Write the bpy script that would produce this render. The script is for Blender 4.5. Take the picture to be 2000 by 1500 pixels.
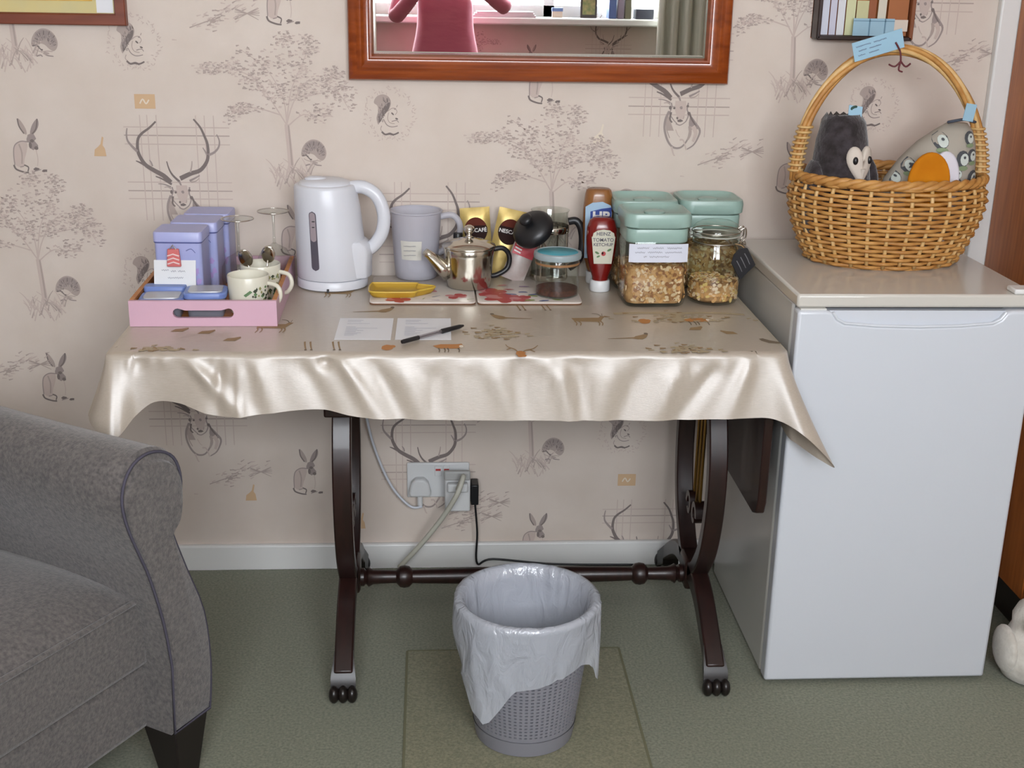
import bpy, bmesh, math, random
from mathutils import Vector, Matrix
PI = math.pi
random.seed(7)
for o in list(bpy.data.objects): bpy.data.objects.remove(o)
SC = bpy.context.scene
COL = SC.collection

# ------------------------------------------------------------------ camera
F, CH, CD, YAW, PITCH, ROLL = 2451.0, 1.410, 2.792, 0.0680, 0.3240, -0.0190
_cy, _sy, _cp, _sp = math.cos(YAW), math.sin(YAW), math.cos(PITCH), math.sin(PITCH)
_fw = Vector((_sy*_cp, _cy*_cp, -_sp)); _rt = Vector((_cy, -_sy, 0)); _dn = _fw.cross(_rt)
_cr, _sr = math.cos(ROLL), math.sin(ROLL)
CR = _cr*_rt + _sr*_dn; CDN = -_sr*_rt + _cr*_dn; CF = _fw
CP = Vector((0, -CD, CH))
cam_d = bpy.data.cameras.new('camera'); cam = bpy.data.objects.new('camera', cam_d); COL.objects.link(cam)
cam_d.sensor_width = 36.0; cam_d.lens = 36.0*F/2000.0; cam_d.clip_start = 0.03
m = Matrix(((CR.x, -CDN.x, -CF.x, CP.x), (CR.y, -CDN.y, -CF.y, CP.y), (CR.z, -CDN.z, -CF.z, CP.z), (0, 0, 0, 1)))
cam.matrix_world = m
SC.camera = cam
def at(u, v, axis, val):
    """point of the room seen at photo pixel (u, v) that lies in the plane axis = val"""
    d = CR*((u-1000)/F) + CDN*((v-750)/F) + CF
    i = 'xyz'.index(axis); return CP + d*((val-CP[i])/d[i])

# ------------------------------------------------------------------ light and exposure
WIN = (-0.70, 1.34, 1.165, 2.17)          # window opening in the opposite wall: x0 x1 z0 z1
YB = -3.50                                # opposite wall
w = bpy.data.worlds.new('sky'); SC.world = w; w.use_nodes = True
bg = w.node_tree.nodes['Background']
bg.inputs[0].default_value = (0.945, 0.935, 1.03, 1); bg.inputs[1].default_value = 30.0
pl = bpy.data.lights.new('window_portal', 'AREA'); pl.shape = 'RECTANGLE'; pl.size = WIN[1]-WIN[0]; pl.size_y = WIN[3]-WIN[2]
pl.cycles.is_portal = True
po = bpy.data.objects.new('window_portal', pl); COL.objects.link(po)
po.location = ((WIN[0]+WIN[1])/2, YB-0.16, (WIN[2]+WIN[3])/2); po.rotation_euler = (PI/2, 0, 0)
SC.view_settings.view_transform = 'Standard'; SC.view_settings.look = 'None'
SC.view_settings.gamma = 1.0; SC.view_settings.use_curve_mapping = False
SC.view_settings.exposure = 0.0
SC.cycles.max_bounces = 9; SC.cycles.diffuse_bounces = 5; SC.cycles.glossy_bounces = 4; SC.cycles.transmission_bounces = 4; SC.cycles.transparent_max_bounces = 14
SC.cycles.use_adaptive_sampling = True; SC.cycles.adaptive_threshold = 0.02
SC.cycles.caustics_reflective = False; SC.cycles.caustics_refractive = False; SC.cycles.sample_clamp_indirect = 12.0

# ------------------------------------------------------------------ helpers: colours and materials
def lin(c): return c/12.92 if c <= 0.04045 else ((c+0.055)/1.055)**2.4
def C(h):
    h = h.lstrip('#'); return tuple(lin(int(h[i:i+2], 16)/255) for i in (0, 2, 4)) + (1,)
MATS = {}
def mat(name, col, rough=0.5, metal=0.0, spec=0.5, col2=None, nscale=30, ndet=4, bump=0.0, bscale=None, stretch=(1, 1, 1), sheen=0.0, coat=0.0, trans=0.0, lo=0.35, hi=0.65, sss=0, aniso=0, subtl=None):
    if name in MATS: return MATS[name]
    mm = bpy.data.materials.new(name); mm.use_nodes = True; nt = mm.node_tree; N = nt.nodes; L = nt.links
    b = N['Principled BSDF']; b.inputs['Base Color'].default_value = C(col); b.inputs['Roughness'].default_value = rough
    b.inputs['Metallic'].default_value = metal; b.inputs['Specular IOR Level'].default_value = spec
    b.inputs['Sheen Weight'].default_value = sheen; b.inputs['Coat Weight'].default_value = coat
    b.inputs['Coat Roughness'].default_value = 0.08; b.inputs['Transmission Weight'].default_value = trans
    if aniso: b.inputs['Anisotropic'].default_value = aniso
    if col2 or bump:
        tc = N.new('ShaderNodeTexCoord'); mp = N.new('ShaderNodeMapping'); mp.inputs['Scale'].default_value = stretch
        L.new(tc.outputs['Object'], mp.inputs['Vector'])
    if col2:
        n = N.new('ShaderNodeTexNoise'); n.inputs['Scale'].default_value = nscale; n.inputs['Detail'].default_value = ndet
        L.new(mp.outputs[0], n.inputs['Vector'])
        r = N.new('ShaderNodeValToRGB'); r.color_ramp.elements[0].position = lo; r.color_ramp.elements[1].position = hi
        r.color_ramp.elements[0].color = C(col); r.color_ramp.elements[1].color = C(col2)
        L.new(n.outputs['Fac'], r.inputs['Fac']); L.new(r.outputs['Color'], b.inputs['Base Color'])
    if bump:
        n2 = N.new('ShaderNodeTexNoise'); n2.inputs['Scale'].default_value = bscale or nscale; n2.inputs['Detail'].default_value = 3
        L.new(mp.outputs[0], n2.inputs['Vector'])
        bp = N.new('ShaderNodeBump'); bp.inputs['Strength'].default_value = bump; bp.inputs['Distance'].default_value = 0.002
        L.new(n2.outputs['Fac'], bp.inputs['Height']); L.new(bp.outputs['Normal'], b.inputs['Normal'])
    MATS[name] = mm; return mm
def glass(name, tint='#f4f7f5', rough=0.02, milky=0.0, milk='#dfe3ea', ior=1.45, crinkle=0.0):
    """thin clear wall: mostly see-through, mirror-like towards the edges, optionally milky"""
    if name in MATS: return MATS[name]
    mm = bpy.data.materials.new(name); mm.use_nodes = True; nt = mm.node_tree; N = nt.nodes; L = nt.links
    N.remove(N['Principled BSDF']); out = N['Material Output']
    t = N.new('ShaderNodeBsdfTransparent'); t.inputs[0].default_value = C(tint)
    g = N.new('ShaderNodeBsdfGlossy'); g.inputs['Roughness'].default_value = rough
    lw = N.new('ShaderNodeLayerWeight'); lw.inputs[0].default_value = 0.5
    pw_ = N.new('ShaderNodeMath'); pw_.operation = 'POWER'; L.new(lw.outputs['Facing'], pw_.inputs[0]); pw_.inputs[1].default_value = 4.0
    ma = N.new('ShaderNodeMath'); ma.operation = 'MULTIPLY_ADD'; L.new(pw_.outputs[0], ma.inputs[0]); ma.inputs[1].default_value = 0.45; ma.inputs[2].default_value = (ior-1)*0.08
    mx = N.new('ShaderNodeMixShader'); L.new(ma.outputs[0], mx.inputs[0])
    base = t
    if milky:
        d = N.new('ShaderNodeBsdfDiffuse'); d.inputs[0].default_value = C(milk)
        tl = N.new('ShaderNodeBsdfTranslucent'); tl.inputs[0].default_value = C(milk)
        m1 = N.new('ShaderNodeMixShader'); m1.inputs[0].default_value = 0.4; L.new(d.outputs[0], m1.inputs[1]); L.new(tl.outputs[0], m1.inputs[2])
        m2 = N.new('ShaderNodeMixShader'); m2.inputs[0].default_value = milky; L.new(t.outputs[0], m2.inputs[1]); L.new(m1.outputs[0], m2.inputs[2]); base = m2
    if crinkle:
        tc = N.new('ShaderNodeTexCoord'); nz = N.new('ShaderNodeTexNoise'); nz.inputs['Scale'].default_value = 38; nz.inputs['Detail'].default_value = 4; nz.inputs['Distortion'].default_value = 1.2
        mp = N.new('ShaderNodeMapping'); mp.inputs['Scale'].default_value = (1, 1, 0.45); mp.inputs['Rotation'].default_value = (0.3, 0.4, 0); L.new(tc.outputs['Object'], mp.inputs[0]); L.new(mp.outputs[0], nz.inputs['Vector'])
        bp = N.new('ShaderNodeBump'); bp.inputs['Strength'].default_value = crinkle; bp.inputs['Distance'].default_value = 0.006; L.new(nz.outputs[0], bp.inputs['Height'])
        for q in (d, tl, g, lw): L.new(bp.outputs[0], q.inputs['Normal'])
    L.new(base.outputs[0], mx.inputs[1]); L.new(g.outputs[0], mx.inputs[2]); L.new(mx.outputs[0], out.inputs[0])
    MATS[name] = mm; return mm

# ------------------------------------------------------------------ helpers: meshes
def V(*a): return Vector(a)
class MB:
    def __init__(s): s.v = []; s.f = []; s.m = []
    def add(s, vs, fs, mi=0):
        n = len(s.v); s.v += [tuple(p) for p in vs]; s.f += [tuple(i+n for i in q) for q in fs]; s.m += [mi]*len(fs); return s
    def box(s, x0, x1, y0, y1, z0, z1, mi=0):
        return s.add([(x0,y0,z0),(x1,y0,z0),(x1,y1,z0),(x0,y1,z0),(x0,y0,z1),(x1,y0,z1),(x1,y1,z1),(x0,y1,z1)],
                     [(0,3,2,1),(4,5,6,7),(0,1,5,4),(1,2,6,5),(2,3,7,6),(3,0,4,7)], mi)
    def loft(s, rings, closed=True, cap0=True, cap1=True, mi=0):
        k = len(rings[0]); vs = [p for r in rings for p in r]; fs = []
        for i in range(len(rings)-1):
            for j in range(k if closed else k-1):
                a = i*k+j; b = i*k+(j+1) % k; fs.append((a, b, b+k, a+k))
        if closed and cap0: fs.append(tuple(range(k-1, -1, -1)))
        if closed and cap1: fs.append(tuple((len(rings)-1)*k+j for j in range(k)))
        return s.add(vs, fs, mi)
    def lathe(s, prof, seg=32, cx=0, cy=0, sx=1, sy=1, cap0=True, cap1=True, mi=0):
        rings = [[(cx+r*sx*math.cos(2*PI*j/seg), cy+r*sy*math.sin(2*PI*j/seg), z) for j in range(seg)] for r, z in prof]
        return s.loft(rings, True, cap0, cap1, mi)
    def tube(s, pts, r, seg=8, closed=False, mi=0, flat=1.0):
        pts = [Vector(p) for p in pts]; n = len(pts); rr = r if isinstance(r, (list, tuple)) else [r]*n
        rings = []; up = None
        for i in range(n):
            a = pts[(i-1) % n] if (closed or i > 0) else pts[i]; b = pts[(i+1) % n] if (closed or i < n-1) else pts[i]
            d = (b-a).normalized()
            if up is None: up = V(0, 0, 1) if abs(d.z) < 0.9 else V(1, 0, 0)
            x = d.cross(up).normalized() if d.cross(up).length > 1e-6 else d.orthogonal().normalized(); up = x.cross(d).normalized()
            rings.append([pts[i] + (x*math.cos(2*PI*j/seg) + up*flat*math.sin(2*PI*j/seg))*rr[i] for j in range(seg)])
        if closed: rings.append(rings[0])
        return s.loft(rings, True, not closed, not closed, mi)
    def prism(s, poly, axis, a0, a1, mi=0):
        """poly: 2D outline, anticlockwise; axis 'y': (x,z) outline pushed along y; 'x': (y,z); 'z': (x,y)"""
        def P(p, a): return {'y': (p[0], a, p[1]), 'x': (a, p[0], p[1]), 'z': (p[0], p[1], a)}[axis]
        return s.loft([[P(p, a0) for p in poly], [P(p, a1) for p in poly]], mi=mi)
    def ball(s, c, r, seg=16, rings=10, mi=0):
        rx, ry, rz = (r, r, r) if isinstance(r, (int, float)) else r
        pr = [[(c[0]+rx*math.sin(PI*i/rings)*math.cos(2*PI*j/seg), c[1]+ry*math.sin(PI*i/rings)*math.sin(2*PI*j/seg), c[2]-rz*math.cos(PI*i/rings)) for j in range(seg)] for i in range(1, rings)]
        n0 = len(s.v); s.loft(pr, True, True, True, mi); return s
    def build(s, name, mats, parent=None, smooth=35, bevel=0, loc=None, rot=None, seg=2, subsurf=0):
        me = bpy.data.meshes.new(name); me.from_pydata(s.v, [], s.f); me.update()
        bm = bmesh.new(); bm.from_mesh(me); bmesh.ops.recalc_face_normals(bm, faces=bm.faces); bm.to_mesh(me); bm.free()
        for mm in (mats if isinstance(mats, (list, tuple)) else [mats]): me.materials.append(mm)
        if any(s.m):
            me.polygons.foreach_set('material_index', s.m)
        if smooth:
            me.shade_smooth()
            if smooth < 180: me.set_sharp_from_angle(angle=math.radians(smooth))
        o = bpy.data.objects.new(name, me); COL.objects.link(o)
        if parent: o.parent = parent
        if loc: o.location = loc
        if rot: o.rotation_euler = rot
        if bevel:
            b = o.modifiers.new('bevel', 'BEVEL'); b.width = bevel; b.segments = seg; b.limit_method = 'ANGLE'; b.angle_limit = math.radians(40)
        if subsurf:
            q = o.modifiers.new('sub', 'SUBSURF'); q.levels = subsurf; q.render_levels = subsurf
        return o
def tag(o, label, cat, group=None):
    o['label'] = label; o['category'] = cat
    if group: o['group'] = group
    return o
def thing(name, label, cat, loc=(0, 0, 0), rz=0, group=None):
    o = bpy.data.objects.new(name, None); COL.objects.link(o); o.location = loc; o.rotation_euler = (0, 0, rz); o.empty_display_size = 0.02
    return tag(o, label, cat, group)
def struct(o): o['kind'] = 'structure'; return o
def copy_tree(o, parent=None):
    c = o.copy(); COL.objects.link(c); c.parent = parent
    for ch in list(o.children): copy_tree(ch, c)
    return c
def smooth_path(pts, n=6, closed=False):
    P = [Vector(p) for p in pts]; out = []; k = len(P)
    for i in range(k if closed else k-1):
        p0, p1, p2, p3 = (P[(i+j-1) % k] for j in range(4)) if closed else (P[max(i-1, 0)], P[i], P[i+1], P[min(i+2, k-1)])
        for t in range(n):
            t = t/n; out.append(0.5*((2*p1)+(p2-p0)*t+(2*p0-5*p1+4*p2-p3)*t*t+(3*p1-p0-3*p2+p3)*t**3))
    if not closed: out.append(P[-1])
    return out
def rrect(w, d, r, n=4, cx=0, cy=0):
    out = []
    for qx, qy, a0 in ((1, -1, -90), (1, 1, 0), (-1, 1, 90), (-1, -1, 180)):
        for i in range(n+1):
            a = math.radians(a0+90*i/n); out.append((cx+qx*(w/2-r)+r*math.cos(a), cy+qy*(d/2-r)+r*math.sin(a)))
    return out
def sweep_rr(mb, prof, r, n=4, cx=0, cy=0, cap0=True, cap1=True, mi=0):
    """stack of rounded rectangles: prof = [(w, d, z)]"""
    return mb.loft([[(x, y, z) for x, y in rrect(w, d, min(r, w/2-1e-4, d/2-1e-4), n, cx, cy)] for w, d, z in prof], True, cap0, cap1, mi)
SX, SZ = 0.00109, 0.00118       # metres for one photo pixel on the wall
class Strokes:
    """flat print made of ribbons and blots in a 2D plane; tones pick the ink"""
    def __init__(s, sx=1.0, sy=1.0): s.mb = MB(); s.sx = sx; s.sy = sy; s.k = 0; s.fat = 1.35 if sx == SX else 1.0
    def q(s, p): s.k += 1; return (p[0]*s.sx, -p[1]*s.sy)
    def line(s, pts, w0=1.6, w1=None, tone=0, n=4):
        w1 = w0 if w1 is None else w1; s.k += 1
        P = smooth_path([(p[0], p[1], 0) for p in pts], n) if len(pts) > 2 else [Vector((p[0], p[1], 0)) for p in pts]
        vs = []; K = len(P)
        for i, p in enumerate(P):
            d = (P[min(i+1, K-1)]-P[max(i-1, 0)]); d = d.normalized() if d.length > 0 else V(1, 0, 0)
            nn = V(-d.y, d.x, 0)*(s.fat*(w0+(w1-w0)*i/max(K-1, 1))/2)
            for e in (p+nn, p-nn): vs.append((e.x*s.sx, -e.y*s.sy, s.lift()))
        s.mb.add(vs, [(2*i, 2*i+1, 2*i+3, 2*i+2) for i in range(K-1)], tone)
    def lift(s): return (s.k % 41)*1.2e-5
    def blot(s, c, rx, ry, tone=0, a=0, n=14, jag=0.0):
        s.k += 1; pts = []
        for i in range(n):
            t = 2*PI*i/n; k = 1+jag*(random.random()-0.5)*2; x, y = rx*k*math.cos(t), ry*k*math.sin(t)
            pts.append(((c[0]+x*math.cos(a)-y*math.sin(a))*s.sx, -(c[1]+x*math.sin(a)+y*math.cos(a))*s.sy, s.lift()))
        s.mb.add(pts, [tuple(range(n))], tone)
    def poly(s, pts, tone=0, soft=False):
        if soft: pts = [(p.x, p.y) for p in smooth_path([(a, c, 0) for a, c in pts], 4, True)]
        s.k += 1; s.mb.add([(p[0]*s.sx, -p[1]*s.sy, s.lift()) for p in pts], [tuple(range(len(pts)))], tone)
    def scribble(s, x, y, wdt, h, tone=0, w0=0.6):
        pts = []; k = max(4, int(wdt/h*2.2))
        for i in range(k+1): pts.append((x+wdt*i/k, y+(h/2)*(1 if i % 2 else -1)*random.uniform(0.3, 1)))
        s.line(pts, w0, w0, tone, 3)
    def mesh(s, name, inks):
        me = bpy.data.meshes.new(name); me.from_pydata(s.mb.v, [], s.mb.f); me.update()
        for k in inks: me.materials.append(k)
        me.polygons.foreach_set('material_index', s.mb.m)
        return me
def place(me, name, parent, loc, rot):
    o = bpy.data.objects.new(name, me); COL.objects.link(o); o.parent = parent; o.location = loc; o.rotation_euler = rot; o['kind'] = 'stuff'; return o
def text(name, body, size, m, parent, loc, rot=(PI/2, 0, 0), ext=0.0003, sx=1.0, bold=0.0, align='CENTER'):
    cu = bpy.data.curves.new(name, 'FONT'); cu.body = body; cu.size = size; cu.extrude = ext; cu.align_x = align; cu.align_y = 'CENTER'; cu.offset = bold
    cu.resolution_u = 3
    tmp = bpy.data.objects.new(name, cu); me = bpy.data.meshes.new_from_object(tmp); bpy.data.objects.remove(tmp)
    me.materials.clear(); me.materials.append(m); o = bpy.data.objects.new(name, me); COL.objects.link(o); o['kind'] = 'stuff'; o.parent = parent; o.location = loc; o.rotation_euler = rot; o.scale = (sx, 1, 1)
    return o

# ------------------------------------------------------------------ materials of the setting
M_paper = mat('wallpaper', '#d0c4ba', 0.75, spec=0.25, col2='#cbbeb3', nscale=9, bump=0.10, bscale=900)
INK = [mat('ink_dark', '#7b716e', 0.8, spec=0.1), mat('ink_mid', '#9a8e8a', 0.8, spec=0.1), mat('ink_soft', '#ab9d96', 0.8, spec=0.1), mat('ink_faint', '#c0b0a8', 0.8, spec=0.1), mat('ink_gold', '#c9aa88', 0.8, spec=0.1), mat('ink_cream', '#d8ccbb', 0.8, spec=0.1)]
M_white = mat('white_gloss_paint', '#dcdcda', 0.35)
M_ceil = mat('ceiling_paint', '#ebe8e2', 0.8)
M_carpet = mat('green_carpet', '#6a6e5d', 0.95, spec=0.1, col2='#8b8c7a', nscale=190, ndet=6, bump=0.7, bscale=420, sheen=0.2, lo=0.3, hi=0.7)
M_carpet2 = mat('green_carpet_hatch', '#6b6b55', 0.95, spec=0.1, col2='#8b886f', nscale=190, ndet=6, bump=0.7, bscale=420, sheen=0.2, lo=0.3, hi=0.7)
M_seam = mat('carpet_seam', '#6b6a52', 0.9)
M_cherry = mat('cherry_wood', '#7a3512', 0.28, col2='#96481b', nscale=6, ndet=5, stretch=(1, 12, 12), coat=0.5)
M_wardrobe = mat('wardrobe_wood', '#985422', 0.4, col2='#b26a32', nscale=5, ndet=6, stretch=(14, 14, 1))
M_darkwood = mat('dark_mahogany', '#20120f', 0.38, col2='#2b1613', nscale=7, stretch=(10, 2, 2), coat=0.12)
M_black = mat('black_plastic', '#17171a', 0.38)
M_chrome = mat('polished_steel', '#d2cdc4', 0.12, metal=1.0)
M_steel = mat('brushed_steel', '#bdb9b0', 0.28, metal=1.0)

# ------------------------------------------------------------------ room shell
XL, XR, ZC = -2.0, 2.05, 2.40
floor = struct(MB().box(XL-0.1, XR+0.1, YB-0.2, 0.1, -0.1, 0).build('floor', M_carpet, smooth=0))
ceiling = struct(MB().box(XL-0.1, XR+0.1, YB-0.2, 0.1, ZC, ZC+0.1).build('ceiling', M_ceil, smooth=0))
wall_back = struct(MB().box(XL, XR, 0, 0.1, 0, ZC).build('wall_back', M_paper, smooth=0))
wall_left = struct(MB().box(XL-0.1, XL, YB, 0.1, 0, ZC).build('wall_left', M_paper, smooth=0))
wall_right = struct(MB().box(XR, XR+0.1, YB, 0.1, 0, ZC).build('wall_right', M_paper, smooth=0))
b = MB(); x0, x1, z0, z1 = WIN
for q in ((XL, XR, 0, z0), (XL, XR, z1, ZC), (XL, x0, z0, z1), (x1, XR, z0, z1)): b.box(q[0], q[1], YB-0.15, YB, q[2], q[3])
wall_front = struct(b.build('wall_front', M_paper, smooth=0))
win = struct(bpy.data.objects.new('window_1', None)); COL.objects.link(win)
b = MB()
for q in ((x0, x0+0.05, z0, z1), (x1-0.05, x1, z0, z1), (x0, x1, z0, z0+0.05), (x0, x1, z1-0.05, z1), (0.12, 0.17, z0, z1), (0.55, 0.60, z0, z1)): b.box(q[0], q[1], YB-0.12, YB-0.07, q[2], q[3])
b.build('window_frame', M_white, win, smooth=0)
for k, (a, c) in enumerate(((x0+0.05, 0.12), (0.17, 0.55), (0.60, x1-0.05))):
    MB().box(a, c, YB-0.10, YB-0.095, z0+0.05, z1-0.05).build('pane', glass('window_glass'), win, smooth=0)
MB().box(x0-0.08, x1+0.06, YB-0.07, YB+0.10, z0-0.035, z0).build('window_sill', M_white, win, bevel=0.008)
struct(MB().box(XL, 1.262, -0.016, 0, 0, 0.066).build('baseboard_back', M_white, bevel=0.005))
struct(MB().box(XL, XR, YB, YB+0.016, 0, 0.066).build('baseboard_front', M_white, bevel=0.005))
struct(MB().box(1.238, 1.33, -0.022, 0, 0, ZC).build('trim_1', M_white, bevel=0.004))
# hatch cut into the carpet
hx0, hx1, hy0, hy1 = -0.052, 0.405, -1.05, -0.408
b = MB().box(hx0, hx1, hy0, hy1, -0.01, 0.0018)
b.build('carpet_hatch', M_carpet2, floor, smooth=0)
b = MB()
for q in ((hx0-0.003, hx0+0.002, hy0, hy1), (hx1-0.002, hx1+0.003, hy0, hy1), (hx0, hx1, hy1-0.001, hy1+0.003)): b.box(q[0], q[1], q[2], q[3], 0, 0.0024)
b.build('hatch_seam', M_seam, floor, smooth=0)

# ------------------------------------------------------------------ wallpaper prints
def stag_mesh():
    s = Strokes(SX, SZ)
    def T(l): return [((x-770)/6.0, (y-1080)/6.0) for x, y in l]
    for l, a, c, t in (([(640,830),(560,755),(440,690),(350,630),(290,530),(275,450),(290,350),(340,290),(430,230),(510,160)], 7, 2.4, 0),
        ([(272,490),(210,430),(165,370),(158,300),(170,235)], 4, 1.6, 1), ([(350,640),(290,610),(245,592)], 3.4, 1.2, 0), ([(435,650),(425,610),(405,582)], 2.6, 1.2, 1),
        ([(755,785),(880,730),(1000,690),(1080,600),(1105,510),(1102,400),(1075,320),(1030,220),(955,130)], 6.5, 2.4, 0),
        ([(1110,520),(1180,490),(1235,430),(1245,360),(1218,295)], 3.6, 1.6, 1), ([(1092,520),(1070,480),(1045,440)], 2.8, 1.2, 1),
        ([(745,820),(670,750),(630,680),(608,595)], 3.4, 1.4, 0), ([(880,715),(900,650),(908,590)], 2.6, 1.2, 2),
        ([(650,850),(540,790),(465,762)], 3.2, 1.4, 0), ([(640,880),(560,850),(490,845)], 2.0, 1.0, 1), ([(865,810),(930,780),(990,748)], 3.4, 1.6, 1), ([(880,825),(940,812),(980,780)], 2, 1, 2),
        ([(650,880),(660,930),(640,1000),(690,1070),(735,1110)], 2.0, 1.2, 1), ([(860,880),(850,950),(870,1010),(845,1080),(810,1110)], 2.2, 1.2, 1),
        ([(720,880),(750,940),(740,1020),(735,1060)], 1.6, 1.2, 2), ([(800,880),(800,960),(815,1030),(805,1060)], 1.6, 1.2, 2),
        ([(740,815),(760,860),(775,900)], 3, 1.5, 1), ([(720,1110),(770,1128),(820,1105)], 1.6, 1.2, 1), ([(640,900),(600,880),(560,885)], 1.6, 1, 2)): s.line(T(l), a, c, t)
    s.poly(T([(605,990),(590,1090),(612,1190),(700,1190),(650,1080)]), 2); s.poly(T([(890,1030),(960,1090),(1030,1165),(890,1180),(880,1100)]), 1); s.poly(T([(700,860),(830,860),(840,960),(800,1060),(740,1060),(700,960)]), 3)
    for p, rx, ry, t in (((690,940), 2.6, 2.2, 0), ((855,915), 2.6, 2.2, 0), ((775,935), 3.2, 3.0, 1), ((770,1078), 5.5, 2.6, 0), ((640,935), 2.4, 3.4, 0), ((870,995), 2.6, 3.4, 0), ((735,1050), 2, 2.4, 0)): s.blot(T([p])[0], rx, ry, t, jag=0.2)
    def U(l): return [((x-1050)/6.25, (y-540)/6.25) for x, y in l]
    for l, a, c, t in (([(905,430),(862,530),(858,640),(900,760),(960,835),(1030,858),(1100,835),(1165,745),(1185,640)], 3.6, 2.2, 1), ([(1190,505),(1250,570),(1312,650),(1290,740),(1240,820),(1160,870)], 4.0, 1.6, 1),
        ([(1160,440),(1200,520),(1260,600)], 3.2, 2, 0), ([(930,440),(920,520),(950,560)], 3, 2, 0), ([(890,560),(885,640),(930,740)], 2, 1.4, 2), ([(1000,640),(1030,700),(1060,730)], 1.4, 1, 3), ([(960,840),(990,930),(1010,945)], 3, 1.4, 3), ([(1180,600),(1190,690),(1160,760)], 5, 3, 2),
        ([(1220,600),(1260,680),(1230,780)], 7, 4, 3), ([(1060,760),(1110,770),(1150,880)], 3, 1.5, 3)): s.line(U(l), a, c, t)
    return s.mesh('stag_print', INK)
def plaid_mesh():
    s = Strokes(SX, SZ)
    for y, t in ((-143, 3), (-128, 2), (-112, 3), (-42, 3), (-26, 2), (-11, 3)): s.line([(-107, y), (100, y)], 1.6, 1.6, t)
    for x, t in ((-74, 3), (-60, 3), (-42, 3), (35, 3), (52, 3), (70, 3)): s.line([(x, -165), (x, 30)], 1.5, 1.5, t)
    return s.mesh('plaid_print', INK)
def hare_mesh():
    s = Strokes(SX, SZ)     # anchor: feet
    s.poly([(-10,-98),(-4,-94),(4,-80),(5,-70),(-1,-72),(-8,-84)], 2, True); s.poly([(28,-98),(30,-88),(24,-76),(14,-68),(12,-74),(18,-88)], 1, True); s.poly([(-22,-14),(-24,-36),(-19,-50),(-8,-56),(4,-54),(2,-40),(-4,-24),(-8,-10)], 3, True)
    s.line([(-10,-98),(-8,-84),(0,-71)], 1.8, 1.8, 0); s.line([(28,-98),(24,-80),(14,-69)], 1.8, 1.8, 0)
    s.blot((12,-62), 9, 9, 1, jag=0.2); s.blot((17,-50), 8, 8, 1, jag=0.2); s.blot((14,-58), 4, 3, 0); s.blot((21,-45), 4, 3.4, 0); s.blot((10,-50), 3, 6, 0)
    s.line([(6,-56),(-8,-57),(-20,-50),(-24,-36),(-24,-14)], 1.6, 1.4, 1); s.line([(-12,-52),(-8,-36),(-10,-16)], 2.4, 2, 2)
    s.line([(-26,-14),(-22,-6),(-8,-1),(2,0)], 2.6, 2, 0); s.line([(-6,-14),(2,-10),(0,-2)], 2, 1.6, 0); s.line([(-14,-10),(-6,-12)], 1.4, 1, 1)
    s.blot((18,-7), 6, 3, 0, jag=0.3); s.blot((33,-4), 5, 2.4, 0, jag=0.3); s.line([(12,-2),(26,-6)], 1.4, 1.2, 1); s.line([(20,-42),(22,-26),(20,-12)], 1.3, 1, 3)
    return s.mesh('hare_print', INK)
def hedgehog_mesh():
    s = Strokes(SX, SZ); rnd = random.Random(6)
    s.poly([(-25,4),(-23,-9),(-15,-20),(-3,-26),(10,-24),(20,-16),(25,-4),(23,7),(16,13),(8,9),(0,2),(-10,0),(-18,5)], 2, True)
    s.poly([(-18,-12),(-8,-22),(6,-23),(18,-15),(22,-3),(18,4),(8,-6),(-6,-10)], 1, True)
    for k in range(110):
        a = rnd.uniform(PI*0.97, 2.08*PI); r = rnd.uniform(9, 25); c = (r*math.cos(a), r*math.sin(a)); q = rnd.uniform(0.72, 0.86); s.line([c, (c[0]*q, c[1]*q+1.5)], 1.1, 0.6, rnd.choice((0, 1, 1, 2)))
    s.line([(-23,4),(-16,3),(-11,7),(-7,11)], 1.8, 1.4, 0); s.blot((-6,11), 2.2, 1.6, 0); s.blot((-12,5), 1.3, 1.3, 0); s.line([(-20,9),(-13,13),(-6,14)], 1.0, 0.8, 2)
    s.line([(-8,15),(4,13),(14,14)], 1.2, 1, 2); s.line([(-17,22),(-9,20),(-6,23)], 2.0, 1.4, 1); s.line([(0,19),(6,21),(15,22)], 2.0, 1.4, 1); s.blot((2,17), 6, 2.4, 2, jag=.3)
    return s.mesh('hedgehog_print', INK)
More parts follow.
